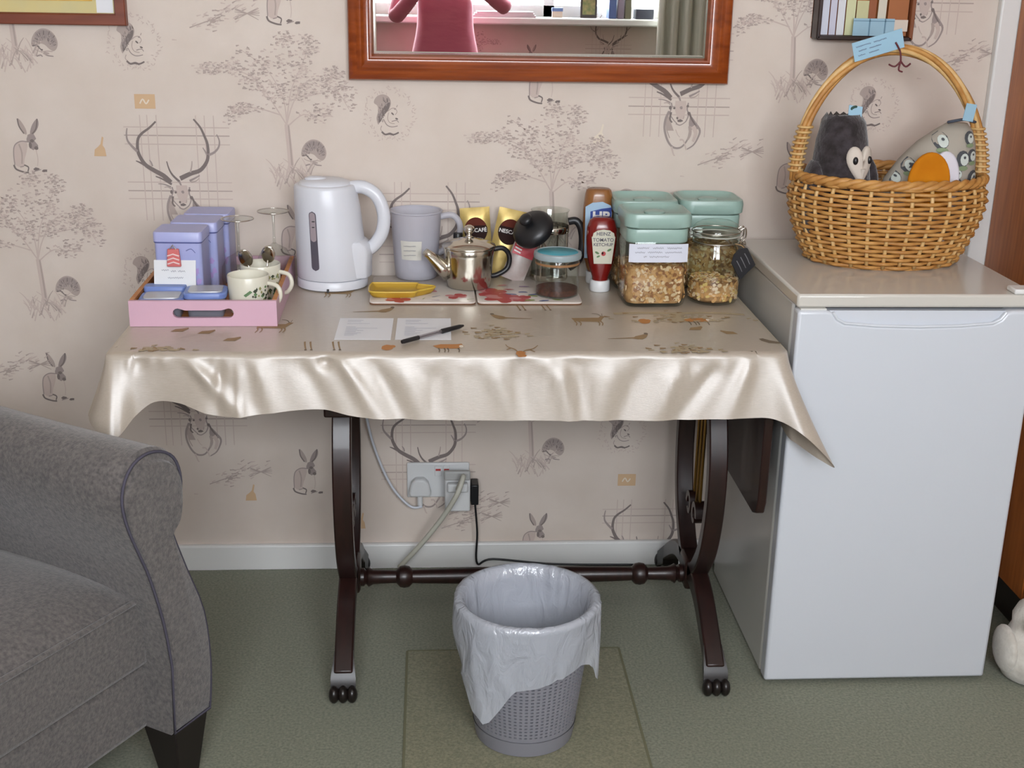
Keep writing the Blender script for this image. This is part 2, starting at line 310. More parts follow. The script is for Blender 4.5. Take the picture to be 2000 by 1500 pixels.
def squirrel_mesh():
    s = Strokes(SX, SZ); rnd = random.Random(8)
    s.poly([(-17,20),(-20,8),(-17,-4),(-18,-14),(-25,-20),(-20,-30),(-8,-35),(4,-31),(9,-20),(5,-8),(-4,2),(-11,12)], 2, True)
    s.poly([(-16,16),(-15,4),(-8,-8),(0,-18),(7,-20),(4,-8),(-5,3),(-12,14)], 0, True)
    for k in range(50):
        t = rnd.random(); x, y = -14+16*t+rnd.uniform(-6, 6), 14-40*t+rnd.uniform(-5, 5); s.line([(x, y), (x+rnd.uniform(-3, 0), y-rnd.uniform(3, 7))], 1.2, 0.6, rnd.choice((0, 1, 1)))
    s.blot((17,-9), 2.2, 1.6, 1); s.blot((12,0), 3.4, 1.5, 0, 0.7); s.blot((20,9), 3.0, 1.5, 0, 0.3)
    for l, a, t in (([(2,-4),(9,-9),(16,-10),(21,-4),(17,2)], 1.1, 2), ([(4,-2),(2,8),(6,16),(16,18)], 1.1, 2), ([(-6,10),(0,20),(10,24),(22,22)], 1.3, 1), ([(10,14),(20,12),(24,16)], 1.2, 1), ([(-10,22),(-12,29),(-6,35)], 1.2, 2), ([(-10,33),(-3,38),(6,36),(14,38),(24,34)], 2.6, 0), ([(-2,38),(6,37),(14,39)], 2.6, 0), ([(20,-12),(22,-16)], 1.4, 2)): s.line(l, a, a*0.8, t)
    for k in range(90):
        a = 2*PI*k/90+rnd.uniform(-.06, .06); r = rnd.uniform(40, 54); c = (5+r*math.cos(a), 2+r*0.95*math.sin(a)); b_ = rnd.uniform(0, 2*PI); s.line([c, (c[0]+5*math.cos(b_), c[1]+5*math.sin(b_))], 1.5, 0.7, 3)
    return s.mesh('squirrel_print', INK)
def tree_mesh(seed):
    s = Strokes(SX, SZ); rnd = random.Random(seed)  # anchor: foot of the trunk
    s.line([(2,0),(0,-40),(-4,-92)], 9, 7, 3); s.line([(4,-2),(2,-44),(-1,-90)], 3, 2, 2)
    def leaves(c, n, R):
        for _ in range(n):
            a = rnd.uniform(0, 2*PI); r = R*math.sqrt(rnd.random()); x, y = c[0]+r*math.cos(a), c[1]+r*0.6*math.sin(a); b_ = rnd.uniform(-0.6, 0.6)
            s.line([(x, y), (x+6*math.cos(b_), y+4*math.sin(b_))], 2.4, 1.0, rnd.choice((2, 2, 3, 3)))
    for l in ([(-4,-90),(-30,-130),(-60,-170),(-110,-190),(-180,-190)], [(-4,-92),(-10,-140),(-40,-190),(-90,-225)], [(-4,-92),(10,-130),(40,-170),(90,-160),(120,-120)], [(-4,-95),(6,-150),(30,-200),(50,-240)], [(-14,-108),(-60,-120),(-100,-118),(-120,-100)], [(0,-90),(30,-110),(60,-100)], [(20,-140),(70,-150),(110,-165)]):
        s.line(l, 2.0, 0.8, 3)
        P = smooth_path([(p[0], p[1], 0) for p in l], 4)
        for p in P[4:]: leaves((p.x, p.y), 6, 18)
    for c, R in (((-20,-215), 34), ((30,-235), 34), ((60,-180), 34), ((-60,-195), 28), ((-110,-195), 26), ((110,-150), 24), ((-100,-120), 18), ((70,-120), 24), ((-30,-150), 26), ((10,-190), 30), ((-75,-165), 24), ((30,-150), 26), ((90,-185), 20), ((-150,-190), 20), ((-5,-245), 22)): leaves(c, 40, R)
    for _ in range(46):
        x = rnd.uniform(-34, 42); a = rnd.uniform(-1.0, 1.0)-0.3; h = rnd.uniform(10, 34); y = rnd.uniform(-6, 30); s.line([(x, y), (x+h*0.5*math.sin(a), y-h*0.5), (x+h*math.sin(a), y-h*0.8)], 2.0, 0.8, rnd.choice((2, 3, 3)))
    return s.mesh('tree_print', INK)
def fern_mesh():
    s = Strokes(SX, SZ); rnd = random.Random(5)
    for _ in range(60):
        x = rnd.gauss(0, 26); y = -x*0.35+rnd.gauss(0, 9); a = rnd.uniform(-0.7, 0.2); s.line([(x, y), (x+9*math.cos(a), y+9*math.sin(a))], 2.0, 0.8, rnd.choice((2, 2, 3, 3)))
    s.blot((-14,10), 6, 3, 2, jag=.3)
    for _ in range(14): a = rnd.uniform(-0.9, 0.5); s.line([(52, -4), (52+24*math.cos(a)*rnd.choice((-1, 1)), -4+24*math.sin(a))], 1.6, 0.7, 2)
    s.line([(-60,22),(-30,12),(0,4)], 1.6, 1, 2)
    return s.mesh('fern_print', INK)
def gold_hare_mesh():
    s = Strokes(SX, SZ); s.poly([(-14,14),(-12,2),(-4,-4),(0,-8),(4,-22),(7,-20),(4,-6),(8,0),(10,14)], 4); return s.mesh('gold_hare_print', INK)
def plaque_mesh():
    s = Strokes(SX, SZ); s.poly([(-20,-13),(20,-13),(20,13),(-20,13)], 4); s.line([(-10,4),(-4,-4),(2,4),(8,-3)], 2.0, 2.0, 5); return s.mesh('gold_plaque_print', INK)
def cream_hare_mesh():
    s = Strokes(SX, SZ); s.poly([(-14,14),(-12,2),(-4,-4),(0,-8),(4,-22),(7,-20),(4,-6),(8,0),(10,14)], 5); return s.mesh('cream_hare_print', INK)
PR = dict(stag=stag_mesh(), plaid=plaid_mesh(), hare=hare_mesh(), hedgehog=hedgehog_mesh(), squirrel=squirrel_mesh(), tree=tree_mesh(1), fern=fern_mesh(), gold_hare=gold_hare_mesh(), gold_plaque=plaque_mesh(), cream_hare=cream_hare_mesh())
NPR = [0]
def paper(kind, px):
    NPR[0] += 1
    p = at(px[0], px[1], 'y', 0); place(PR[kind], kind+'_print', wall_back, (p.x, -0.0003-(0.0 if kind == 'plaid' else 0.0004)-0.00002*(NPR[0] % 6), p.z), (PI/2, 0, 0))
for p in ((358,400), (392,842), (840,945), (1328,236), (1262,1115), (1803,34), (842,523)): paper('plaid', p); paper('stag', p)
for p in ((55,337), (110,783), (548,48), (597,965), (1057,202), (1041,1086), (1538,378), (575,500)): paper('hare', p)
for p in ((87,85), (613,300), (1593,143), (133,565), (1080,878), (1222,395)): paper('hedgehog', p)
for p in ((255,82), (755,222), (1210,840), (1700,205), (285,535)): paper('squirrel', p)
for p in ((568,340), (88,598), (1037,905), (1545,170), (30,108), (1078,466)): paper('tree', p)
for p in ((463,925), (915,1012), (1420,300), (1885,108), (30,715), (930,985), (430,30)): paper('fern', p)
for p in ((197,290), (705,1020), (492,965)): paper('gold_hare', p)
for p in ((1172,265),): paper('cream_hare', p)
for p in ((283,198), (1224,937)): paper('gold_plaque', p)
# the pattern carries on over the rest of the wall: strips 0.547 m wide, repeat 0.543 m, each strip dropped by a third
def in_photo(p, mg):
    d = p-CP; z = d.dot(CF); u, v = 1000+F*d.dot(CR)/z, 750+F*d.dot(CDN)/z; return -mg < u < 2000+mg and -mg < v < 1500+mg
for col in range(-2, 5):
    for kind, x, z, mg in (('plaid', -0.548, 0.89, 90), ('stag', -0.548, 0.89, 90), ('hare', -0.858, 0.968, 70), ('hedgehog', -0.805, 1.236, 40), ('squirrel', -0.645, 1.232, 55), ('tree', -0.33, 0.98, 190), ('fern', -0.44, 1.32, 60)):
        for row in range(-3, 4):
            p = Vector((x+0.547*col, 0, z-0.18*col+0.543*row))
            if XL+0.15 < p.x < XR-0.15 and 0.25 < p.z < ZC-0.3 and not in_photo(p, mg):
                NPR[0] += 1; place(PR[kind], kind+'_print', wall_back, (p.x, -0.0003-(0.0 if kind == 'plaid' else 0.0004)-0.00002*(NPR[0] % 6), p.z), (PI/2, 0, 0))
# the same paper on the wall under the window
for kind, pts in (('stag', ((0.86, 0.99), (0.30, 0.50), (-0.9, 0.85))), ('plaid', ((0.86, 0.99), (0.30, 0.50))), ('hare', ((0.50, 0.92), (-0.35, 1.0), (0.1, 0.6))), ('tree', ((0.15, 0.82), (-0.7, 0.6), (0.75, 0.35)))):
    for x, z in pts: place(PR[kind], kind+'_print', wall_front, (x, YB+0.0006, z), (PI/2, 0, PI))

# ------------------------------------------------------------------ sofa table
def ribbon_yz(mb, path, x0, x1, t):
    """bar of width x0..x1 bent along a path in the y-z plane, t = thickness list"""
    P = [Vector((0, p[0], p[1])) for p in path]; rings = []
    for i, p in enumerate(P):
        d = (P[min(i+1, len(P)-1)]-P[max(i-1, 0)]).normalized(); n = Vector((0, -d.z, d.y)); k = t[i] if isinstance(t, list) else t
        rings.append([(x0, *(p-n*k/2)[1:]), (x1, *(p-n*k/2)[1:]), (x1, *(p+n*k/2)[1:]), (x0, *(p+n*k/2)[1:])])
    mb.loft(rings)
TZ = 0.735
tbl = thing('sofa_table', 'dark mahogany sofa table with lyre ends and paw feet under the cloth', 'table', (0.19, -0.31, 0))
X = lambda v: v-0.19
Y = lambda v: v+0.31
MB().box(X(-0.235), X(0.632), Y(-0.585), Y(-0.035), 0.712, TZ).build('table_top', M_darkwood, tbl, bevel=0.004)
MB().prism([(X(-0.238), Y(-0.585)), (X(-0.238), Y(-0.035)), (X(-0.53), Y(-0.035)), (X(-0.565), Y(-0.07)), (X(-0.565), Y(-0.55)), (X(-0.53), Y(-0.585))], 'z', 0.713, TZ).build('drop_leaf', M_darkwood, tbl, bevel=0.004)
MB().prism([(Y(-0.585), 0.728), (Y(-0.585), 0.42), (Y(-0.575), 0.395), (Y(-0.55), 0.385), (Y(-0.07), 0.385), (Y(-0.045), 0.395), (Y(-0.035), 0.42), (Y(-0.035), 0.728)], 'x', X(0.634), X(0.652)).build('drop_leaf', M_darkwood, tbl, bevel=0.003)
MB().box(X(-0.233), X(0.628), Y(-0.50), Y(-0.12), 0.592, 0.712).build('frieze', M_darkwood, tbl, bevel=0.003)
M_brass = mat('brass', '#8d6c3a', 0.3, metal=1.0)
for cx in (-0.177, 0.578):
    x0, x1 = X(cx)-0.019, X(cx)+0.019
    MB().box(x0-0.012, x1+0.012, Y(-0.49), Y(-0.13), 0.566, 0.592).build('top_rail', M_darkwood, tbl, bevel=0.004)
    for sgn in (1, -1):
        pth = [(sgn*-0.115, 0.57), (sgn*-0.145, 0.50), (sgn*-0.160, 0.43), (sgn*-0.155, 0.34), (sgn*-0.125, 0.25), (sgn*-0.075, 0.185), (sgn*-0.03, 0.150)]
        P = [(p.x, p.y) for p in smooth_path([(a, c, 0) for a, c in pth], 5)]
        b = MB(); ribbon_yz(b, P, x0, x1, 0.028); b.build('lyre_arm', M_darkwood, tbl, bevel=0.003)
        b = MB(); sc = [(sgn*(-0.028-0.022*math.cos(a)*(1-a/9)), 0.285+0.03*math.sin(a)*(1-a/9)) for a in [i*0.35 for i in range(17)]]
        ribbon_yz(b, sc, X(cx)-0.013, X(cx)+0.013, 0.012); b.build('scroll', M_darkwood, tbl)
        lp = [(p.x, p.y) for p in smooth_path([(0, 0.150, 0), (sgn*-0.06, 0.150, 0), (sgn*-0.13, 0.130, 0), (sgn*-0.205, 0.085, 0), (sgn*-0.262, 0.045, 0)], 5)]
        b = MB(); ribbon_yz(b, lp, x0, x1, [0.046-0.016*i/len(lp) for i in range(len(lp))]); lg = b.build('leg', M_darkwood, tbl, bevel=0.004)
        b = MB(); yy = sgn*-0.262
        b.loft([[(x0+0.0, yy+sgn*0.03, 0.035), (x1, yy+sgn*0.03, 0.035), (x1, yy+sgn*0.03, 0.085), (x0, yy+sgn*0.03, 0.085)], [(x0-0.006, yy-sgn*0.02, 0.006), (x1+0.006, yy-sgn*0.02, 0.006), (x1+0.006, yy-sgn*0.014, 0.048), (x0-0.006, yy-sgn*0.014, 0.048)]])
        for dx in (-0.018, 0.0, 0.018): b.ball((X(cx)+dx, yy-sgn*0.026, 0.018), (0.011, 0.016, 0.018), 10, 8)
        b.build('paw_foot', mat('dark_bronze', '#1b1513', 0.32), lg, smooth=60)
    for dy in (-0.03, 0.0, 0.03):
        MB().tube([(X(cx), dy, 0.30), (X(cx), dy, 0.57)], 0.0035, 8).build('lyre_string', M_brass, tbl)
    MB().box(x0-0.004, x1+0.004, -0.035, 0.035, 0.105, 0.175).build('hub', M_darkwood, tbl, bevel=0.008)
prof = [(0, 0.020), (0.03, 0.020), (0.034, 0.015), (0.04, 0.022), (0.05, 0.016), (0.10, 0.014), (0.108, 0.023), (0.118, 0.025), (0.128, 0.023), (0.136, 0.015), (0.16, 0.016), (0.30, 0.019), (0.3775, 0.020)]
prof = prof+[(0.755-a, r) for a, r in reversed(prof[:-1])]
b = MB(); b.loft([[(X(-0.177)+a, r*math.cos(2*PI*j/20), 0.130+r*math.sin(2*PI*j/20)) for j in range(20)] for a, r in prof]); b.build('stretcher', M_darkwood, tbl)

# ------------------------------------------------------------------ tablecloth
M_cloth = mat('satin_cloth', '#aca194', 0.34, spec=0.8, col2='#a4988a', nscale=60, stretch=(1, 8, 14), bump=0.14, bscale=120, sheen=0.15, coat=0.8)
_b = M_cloth.node_tree.nodes['Principled BSDF']; _b.inputs['Sheen Tint'].default_value = C('#cbb98f'); _b.inputs['Sheen Roughness'].default_value = 0.35; _b.inputs['Coat Roughness'].default_value = 0.40; _b.inputs['Coat IOR'].default_value = 1.6
ZT = TZ+0.003
SPINE = [((-0.58, -0.03), (-0.60, -0.03, 0.632)), ((-0.58, -0.35), (-0.607, -0.35, 0.632)), ((-0.58, -0.56), (-0.615, -0.575, 0.628)), ((-0.58, -0.607), (-0.611, -0.640, 0.618)),
    ((-0.574, -0.619), (-0.575, -0.675, 0.596)), ((-0.555, -0.622), (-0.553, -0.668, 0.600)), ((-0.525, -0.622), (-0.528, -0.640, 0.628)), ((-0.49, -0.622), (-0.495, -0.630, 0.650)), ((-0.45, -0.622), (-0.452, -0.632, 0.648)), ((-0.40, -0.622), (-0.40, -0.642, 0.630)), ((-0.35, -0.622), (-0.35, -0.642, 0.626)),
    ((-0.21, -0.622), (-0.21, -0.640, 0.638)), ((-0.12, -0.622), (-0.12, -0.646, 0.624)), ((0.05, -0.622), (0.05, -0.642, 0.617)), ((0.25, -0.622), (0.25, -0.642, 0.615)), ((0.45, -0.622), (0.45, -0.642, 0.615)), ((0.56, -0.622), (0.57, -0.645, 0.619)), ((0.61, -0.622), (0.635, -0.650, 0.618)), ((0.640, -0.621), (0.690, -0.672, 0.590)),
    ((0.655, -0.612), (0.748, -0.672, 0.532)), ((0.661, -0.597), (0.722, -0.648, 0.540)), ((0.662, -0.575), (0.697, -0.612, 0.552)), ((0.662, -0.545), (0.680, -0.580, 0.562)), ((0.662, -0.48), (0.674, -0.48, 0.585)), ((0.662, -0.25), (0.672, -0.25, 0.61)), ((0.662, -0.03), (0.672, -0.03, 0.615))]
def cloth():
    T = smooth_path([(a[0], a[1], ZT-0.004) for a, c in SPINE], 1); Bm = [Vector(c) for a, c in SPINE]
    n = 14; Tp = smooth_path([(a[0], a[1], ZT-0.004) for a, c in SPINE], n); Bp = smooth_path(Bm, n)
    K = len(Tp); mb = MB(); NV = 16; rows = []
    cen = Vector((0.04, -0.32, ZT))
    def inset(p, d):
        q = Vector(p); q.x += d if q.x < -0.4 and abs(q.x+0.58) < 0.05 else (-d if q.x > 0.6 else 0)
        if q.y < -0.59: q.y += d
        q.z = ZT; return q
    creases = [(-0.343, 0.010, 0.006), (0.047, 0.009, 0.006), (0.432, 0.009, 0.006)]
    rnd = random.Random(3)
    humps = []
    for cx_, am, wd, slant in ((-0.44, 0.016, 0.030, 0.10), (-0.375, -0.010, 0.018, -0.01), (-0.315, 0.012, 0.022, 0.03), (-0.24, -0.008, 0.03, 0.05), (-0.165, 0.016, 0.026, 0.07), (-0.11, -0.012, 0.020, 0.06), (-0.06, 0.010, 0.03, 0.05), (0.02, -0.008, 0.02, -0.02), (0.10, 0.010, 0.026, 0.05), (0.165, -0.009, 0.03, 0.0), (0.225, 0.017, 0.020, 0.03), (0.265, -0.012, 0.022, 0.02), (0.335, 0.010, 0.03, -0.03), (0.395, -0.012, 0.022, -0.05), (0.47, 0.011, 0.026, -0.06), (0.54, -0.010, 0.024, -0.09), (0.59, 0.012, 0.024, -0.05)):
        humps.append((cx_, am, wd, slant))
    small = [(rnd.uniform(-0.55, 0.62), rnd.uniform(-0.0035, 0.0035), rnd.uniform(0.006, 0.013)) for _ in range(60)]
    for v in range(NV+1):
        t = v/NV; row = []
        for i in range(K):
            a, c = Tp[i], Bp[i]; p = a.lerp(c, t); e = t**0.55
            p.x = a.x+(c.x-a.x)*t**1.2; 
            if -0.56 < a.x < 0.62 and a.y < -0.6:
                d = 0
                for cx_, am, wd, sl in humps:
                    u_ = (a.x-cx_-sl*t); d += 0.62*am*math.exp(-(u_/(wd*(0.42+0.35*t)))**2)*min(1, t*3.0)*(1.0-0.5*t)
                for cx_, am, wd in small: d += am*math.exp(-((a.x-cx_)/wd)**2)*math.exp(-((t-0.13)/0.12)**2)
                for cx_, am, wd in creases: d += am*0.5*math.exp(-abs(a.x-cx_)/wd)*min(1, t*3)
                p.y -= d*1.0
            elif a.y >= -0.6: p.x += (0.006*math.sin(a.y*38+1)*t)*(1 if a.x < 0 else 0.2)
            row.append(p)
        rows.append(row)
    top1 = [inset(p, 0.006) for p in Tp]; top1 = [Vector((q.x, q.y, ZT-0.0012)) for q in top1]
    top2 = [inset(p, 0.014) for p in Tp]
    mb.loft([top2, top1]+rows, closed=False)
    # flat top as a grid of strips so it shades cleanly
    mb.add([tuple(p) for p in top2], [tuple(range(K))])
    return mb.build('tablecloth', M_cloth, smooth=180)
tc = tag(cloth(), 'cream satin tablecloth printed with brown woodland animals draped over the table', 'tablecloth')
TINK = [mat('print_brown', '#8d7350', 0.6), mat('print_dark', '#6b5d4b', 0.6), mat('print_soft', '#a8987c', 0.6), mat('print_orange', '#b0753c', 0.6), mat('print_cream', '#ddd3c4', 0.6)]
KX, KY = 0.00103, 0.0034
def cprint(kind, px, fn, rot=0, flip=1):
    s = Strokes(KX*flip, KY); fn(s); p = at(px[0], px[1], 'z', ZT)
    place(s.mesh(kind+'_print', TINK), kind+'_print', tc, (p.x, max(p.y, -0.60), ZT+0.0004), (0, 0, rot))
def pheasant(s): s.poly([(-14,3),(-6,-1),(4,-3),(12,-5),(15,-8),(19,-7),(18,-3),(12,2),(4,5),(-4,5)], 0); s.line([(-60,4),(-30,3),(-8,2)], 0.5, 2.4, 0); s.blot((16,-6), 4, 2, 1)
def deer(s):
    s.poly([(-30,-6),(24,-7),(28,-10),(38,-10),(30,-4),(24,2),(-26,1)], 0)
    for x in (-26, -18, 18, 24): s.line([(x, 0), (x+3, 5), (x, 10)], 3, 1.4, 0)
    s.line([(30,-10),(24,-15),(14,-16)], 1.2, 0.8, 1); s.line([(32,-10),(34,-16)], 1.2, 0.8, 1)
def fox(s):
    s.poly([(-28,-4),(-14,-7),(14,-7),(24,-8),(28,-3),(18,1),(-18,1)], 3); s.blot((23,-3), 4, 2.6, 4)
    for x in (-18, -8, -2, 17): s.line([(x, 0), (x+2, 4), (x+1, 8)], 3, 1.6, 1)
def fox_curled(s): s.blot((0,0), 11, 5.5, 3, jag=.12); s.blot((9,-2), 5, 2.4, 3)
def legs(s):
    for x in (-30, -20, 20, 30): s.line([(x-2,-8),(x+1,0),(x+4,6)], 3.4, 2, 0); s.blot((x+4,7), 2.4, 1.2, 1)
def stag_head(s):
    for l in ([(0,10),(-6,0),(-18,-5),(-22,-10)], [(0,10),(10,2),(26,-2),(36,-8)], [(-14,-3),(-22,0)], [(20,0),(28,4)]): s.line(l, 2.4, 1.2, 0)
    s.blot((2,8), 9, 5, 3, jag=.3)
def tree_top(s, n=70, w=62, h=14):
    rnd = random.Random(4)
    for _ in range(n):
        x = rnd.gauss(0, w*.45); y = rnd.gauss(0, h*.45); a = rnd.uniform(-.5, .5); s.line([(x, y), (x+11*math.cos(a), y+4*math.sin(a))], 3.0, 1.0, rnd.choice((0, 2, 2, 2)))
def oak(s):
    s.poly([(-28,8),(-12,6),(-8,0),(-12,-10),(14,-10),(10,0),(14,6),(26,8)], 2); s.line([(-120,-10),(-60,-12),(0,-11),(80,-12),(140,-8)], 5, 4, 2)
    tree_top(s, 60, 150, 14)
def smallbird(s): s.poly([(-14,-4),(-6,-5),(4,-1),(18,2),(22,5),(10,5),(-2,4),(-12,0)], 1)
def rabbit(s): s.poly([(-14,3),(-8,-2),(4,-3),(14,-5),(16,-3),(8,3)], 0)
cprint('pheasant', (750,606), pheasant); cprint('pheasant', (978,619), pheasant, flip=-1); cprint('pheasant', (1248,658), pheasant); cprint('deer', (1148,627), deer)
cprint('fox', (1362,628), fox); cprint('fox', (876,680), fox); cprint('fox', (757,679), fox_curled); cprint('stag', (628,676), legs); cprint('stag', (1014,686), stag_head)
cprint('tree', (965,652), tree_top); cprint('tree', (1338,690), lambda s: tree_top(s, 60, 70, 10)); cprint('oak', (1322,622), oak); cprint('bird', (1500,666), smallbird)
cprint('rabbit', (1358,642), rabbit); cprint('rabbit', (1425,650), rabbit, flip=-1); cprint('rabbit', (1258,628), fox_curled)
cprint('rabbit', (350,645), rabbit); cprint('rabbit', (402,649), rabbit); cprint('rabbit', (452,663), rabbit); cprint('deer', (530,640), deer); cprint('tree', (300,682), lambda s: tree_top(s, 40, 70, 5)); cprint('deer', (1040,600), legs); cprint('deer', (660,573), deer)

# ------------------------------------------------------------------ fridge, wardrobe
M_fr = mat('fridge_enamel', '#c8ccd3', 0.3, spec=0.5); M_frside = mat('fridge_side_grey', '#cdcdc9', 0.2, spec=0.6); M_gask = mat('gasket', '#6d7076', 0.6)
fx, fy, fw_ = 0.685, -0.567, 0.466
fr = thing('fridge', 'white under-counter fridge with plain door beside the table', 'fridge', (fx, fy, 0))
MB().box(0.004, fw_-0.004, 0.055, 0.505, 0.004, 0.806).build('body', M_frside, fr, bevel=0.004)
MB().box(0, fw_, 0.012, 0.507, 0.806, 0.832).build('worktop', mat('fridge_top', '#c6c2ba', 0.16, spec=0.6), fr, bevel=0.005)
MB().box(0.010, fw_-0.010, 0.036, 0.056, 0.02, 0.80).build('gasket', M_gask, fr, smooth=0)
# door with the grip hollow cut along its top edge
z0 = 0.012; zt = 0.803
dip = [(0.055, zt), (0.066, zt-0.003), (0.075, zt-0.016), (0.09, zt-0.024), (0.15, zt-0.029), (0.233, zt-0.031), (0.316, zt-0.029), (0.376, zt-0.024), (0.391, zt-0.016), (0.40, zt-0.003), (0.411, zt)]
door = MB().prism([(0, z0), (fw_, z0), (fw_, zt)]+list(reversed(dip))+[(0, zt)], 'y', 0.0, 0.036).build('door', M_fr, fr, bevel=0.006, seg=3)
MB().prism([(0.06, zt-0.036), (0.406, zt-0.036), (0.406, zt-0.002), (0.06, zt-0.002)], 'y', 0.012, 0.030).build('grip_hollow', M_fr, door, smooth=0)
MB().tube([(x, 0.0015, z) for x, z in dip[1:-1]], 0.003, 8).build('grip_lip', M_fr, door)
MB().box(0.006, 0.055, 0.006, 0.034, zt, zt+0.003).build('corner_cap', M_frside, door, smooth=0)
MB().box(fw_-0.05, fw_-0.005, 0.012, 0.05, 0.832, 0.842).build('hinge_cover', M_white, fr, bevel=0.003)

wd = thing('wardrobe', 'red-brown wooden wardrobe standing against the back wall beyond the fridge', 'wardrobe', (1.65, -0.30, 0))
MB().box(-0.372, 0.372, -0.13, 0.275, 0.115, 2.0).build('carcass', M_wardrobe, wd, bevel=0.003)
MB().box(-0.33, 0.33, -0.10, 0.25, 0, 0.115).build('plinth', M_darkwood, wd, smooth=0)
for s_ in (-1, 1):
    d_ = MB().box(min(0.002*s_, 0.37*s_), max(0.002*s_, 0.37*s_), -0.152, -0.13, 0.13, 1.98).build('door', M_wardrobe, wd, bevel=0.004)
    MB().ball((0.03*s_, -0.165, 1.05), 0.014).build('knob', M_brass, d_)

# white plush toy on the floor by the fridge
M_plushw = mat('white_plush', '#d9d5cd', 0.95, spec=0.1, col2='#c4bfb6', nscale=40, bump=0.8, bscale=160, sheen=0.5)
pw = thing('plush_animal', 'white plush animal sitting on the carpet in front of the wardrobe', 'plush toy', (1.268, -0.545, 0))
MB().lathe([(0.03, 0.0), (0.066, 0.006), (0.078, 0.03), (0.078, 0.07), (0.066, 0.10), (0.058, 0.12), (0.060, 0.14), (0.052, 0.16), (0.03, 0.178), (0.008, 0.182)], 24, sy=0.9).build('body', M_plushw, pw, smooth=180)
for s_ in (-1, 1):
    MB().ball((0.036*s_, -0.050, 0.148), (0.025, 0.010, 0.026)).build('eye_disc', M_plushw, pw, smooth=180)
    MB().ball((0.022*s_, -0.060, 0.138), 0.006).build('eye', M_black, pw, smooth=180)
    MB().ball((0.072*s_, -0.005, 0.07), (0.016, 0.05, 0.05)).build('wing', M_plushw, pw, smooth=180)
MB().lathe([(0.006, 0.0), (0.001, -0.018)], 10, cy=-0.062).build('beak', M_black, pw, loc=(0, 0, 0.138))

# ------------------------------------------------------------------ mirror, framed picture, leaflet rack
def frame_loft(prof, x0, x1, z0, z1):
    """mitred moulding; prof = [(inset from the outer edge, y)]"""
    b = MB(); b.loft([[(x0+i, y, z0+i), (x1-i, y, z0+i), (x1-i, y, z1-i), (x0+i, y, z1-i)] for i, y in prof], True, False, False); return b
mx0, mx1, mz0, mz1 = -0.174, 0.648, 1.166, 1.76
mi = thing('wall_mirror', 'large wall mirror in a moulded cherry wood frame above the table', 'mirror', ((mx0+mx1)/2, 0, mz0))
ox, oz = (mx0+mx1)/2, mz0
fb = frame_loft([(0, -0.001), (0, -0.022), (0.004, -0.028), (0.016, -0.030), (0.022, -0.036), (0.028, -0.037), (0.032, -0.033), (0.036, -0.027), (0.043, -0.026), (0.046, -0.031), (0.050, -0.031), (0.053, -0.024), (0.055, -0.018)], mx0-ox, mx1-ox, 0, mz1-oz).build('frame', M_cherry, mi, smooth=50)
MB().box(mx0-ox+0.05, mx1-ox-0.05, -0.0185, -0.014, 0.05, mz1-oz-0.05).build('mirror_glass', mat('silvered_glass', '#e6e9e8', 0.0, metal=1.0), mi, smooth=0)
frame_loft([(0.0545, -0.0186), (0.0545, -0.0195), (0.058, -0.0195), (0.060, -0.0186)], mx0-ox, mx1-ox, 0, mz1-oz).build('bevel_edge', mat('glass_edge', '#d8dad2', 0.1, metal=1.0), mi, smooth=0)

px0, px1, pz0, pz1 = -1.13, -0.634, 1.270, 1.66
pic = thing('framed_picture', 'framed yellow picture with a white label hung at the upper left', 'picture', ((px0+px1)/2, 0, pz0))
ox = (px0+px1)/2; oz = pz0
frame_loft([(0, -0.001), (0, -0.020), (0.002, -0.022), (0.020, -0.022), (0.023, -0.018), (0.024, -0.010)], px0-ox, px1-ox, 0, pz1-oz).build('frame', mat('brown_frame', '#6a3423', 0.4, col2='#7a3f2a', nscale=8, stretch=(1, 1, 8)), pic, smooth=0)
MB().box(px0-ox+0.02, px1-ox-0.02, -0.012, -0.006, 0.02, pz1-oz-0.02).build('mount', mat('yellow_mount', '#cdbb7d', 0.6, col2='#c4b988', nscale=12), pic, smooth=0)
MB().box(px0-ox+0.05, px1-ox-0.068, -0.0135, -0.012, 0.048, pz1-oz-0.05).build('print', mat('yellow_print', '#c89a3a', 0.6, col2='#d7b75a', nscale=30), pic, smooth=0)
MB().box(px1-ox-0.060, px1-ox-0.026, -0.0135, -0.012, 0.025, 0.085).build('label', mat('white_card', '#d9dade', 0.6), pic, smooth=0)
M_card = MATS['white_card']

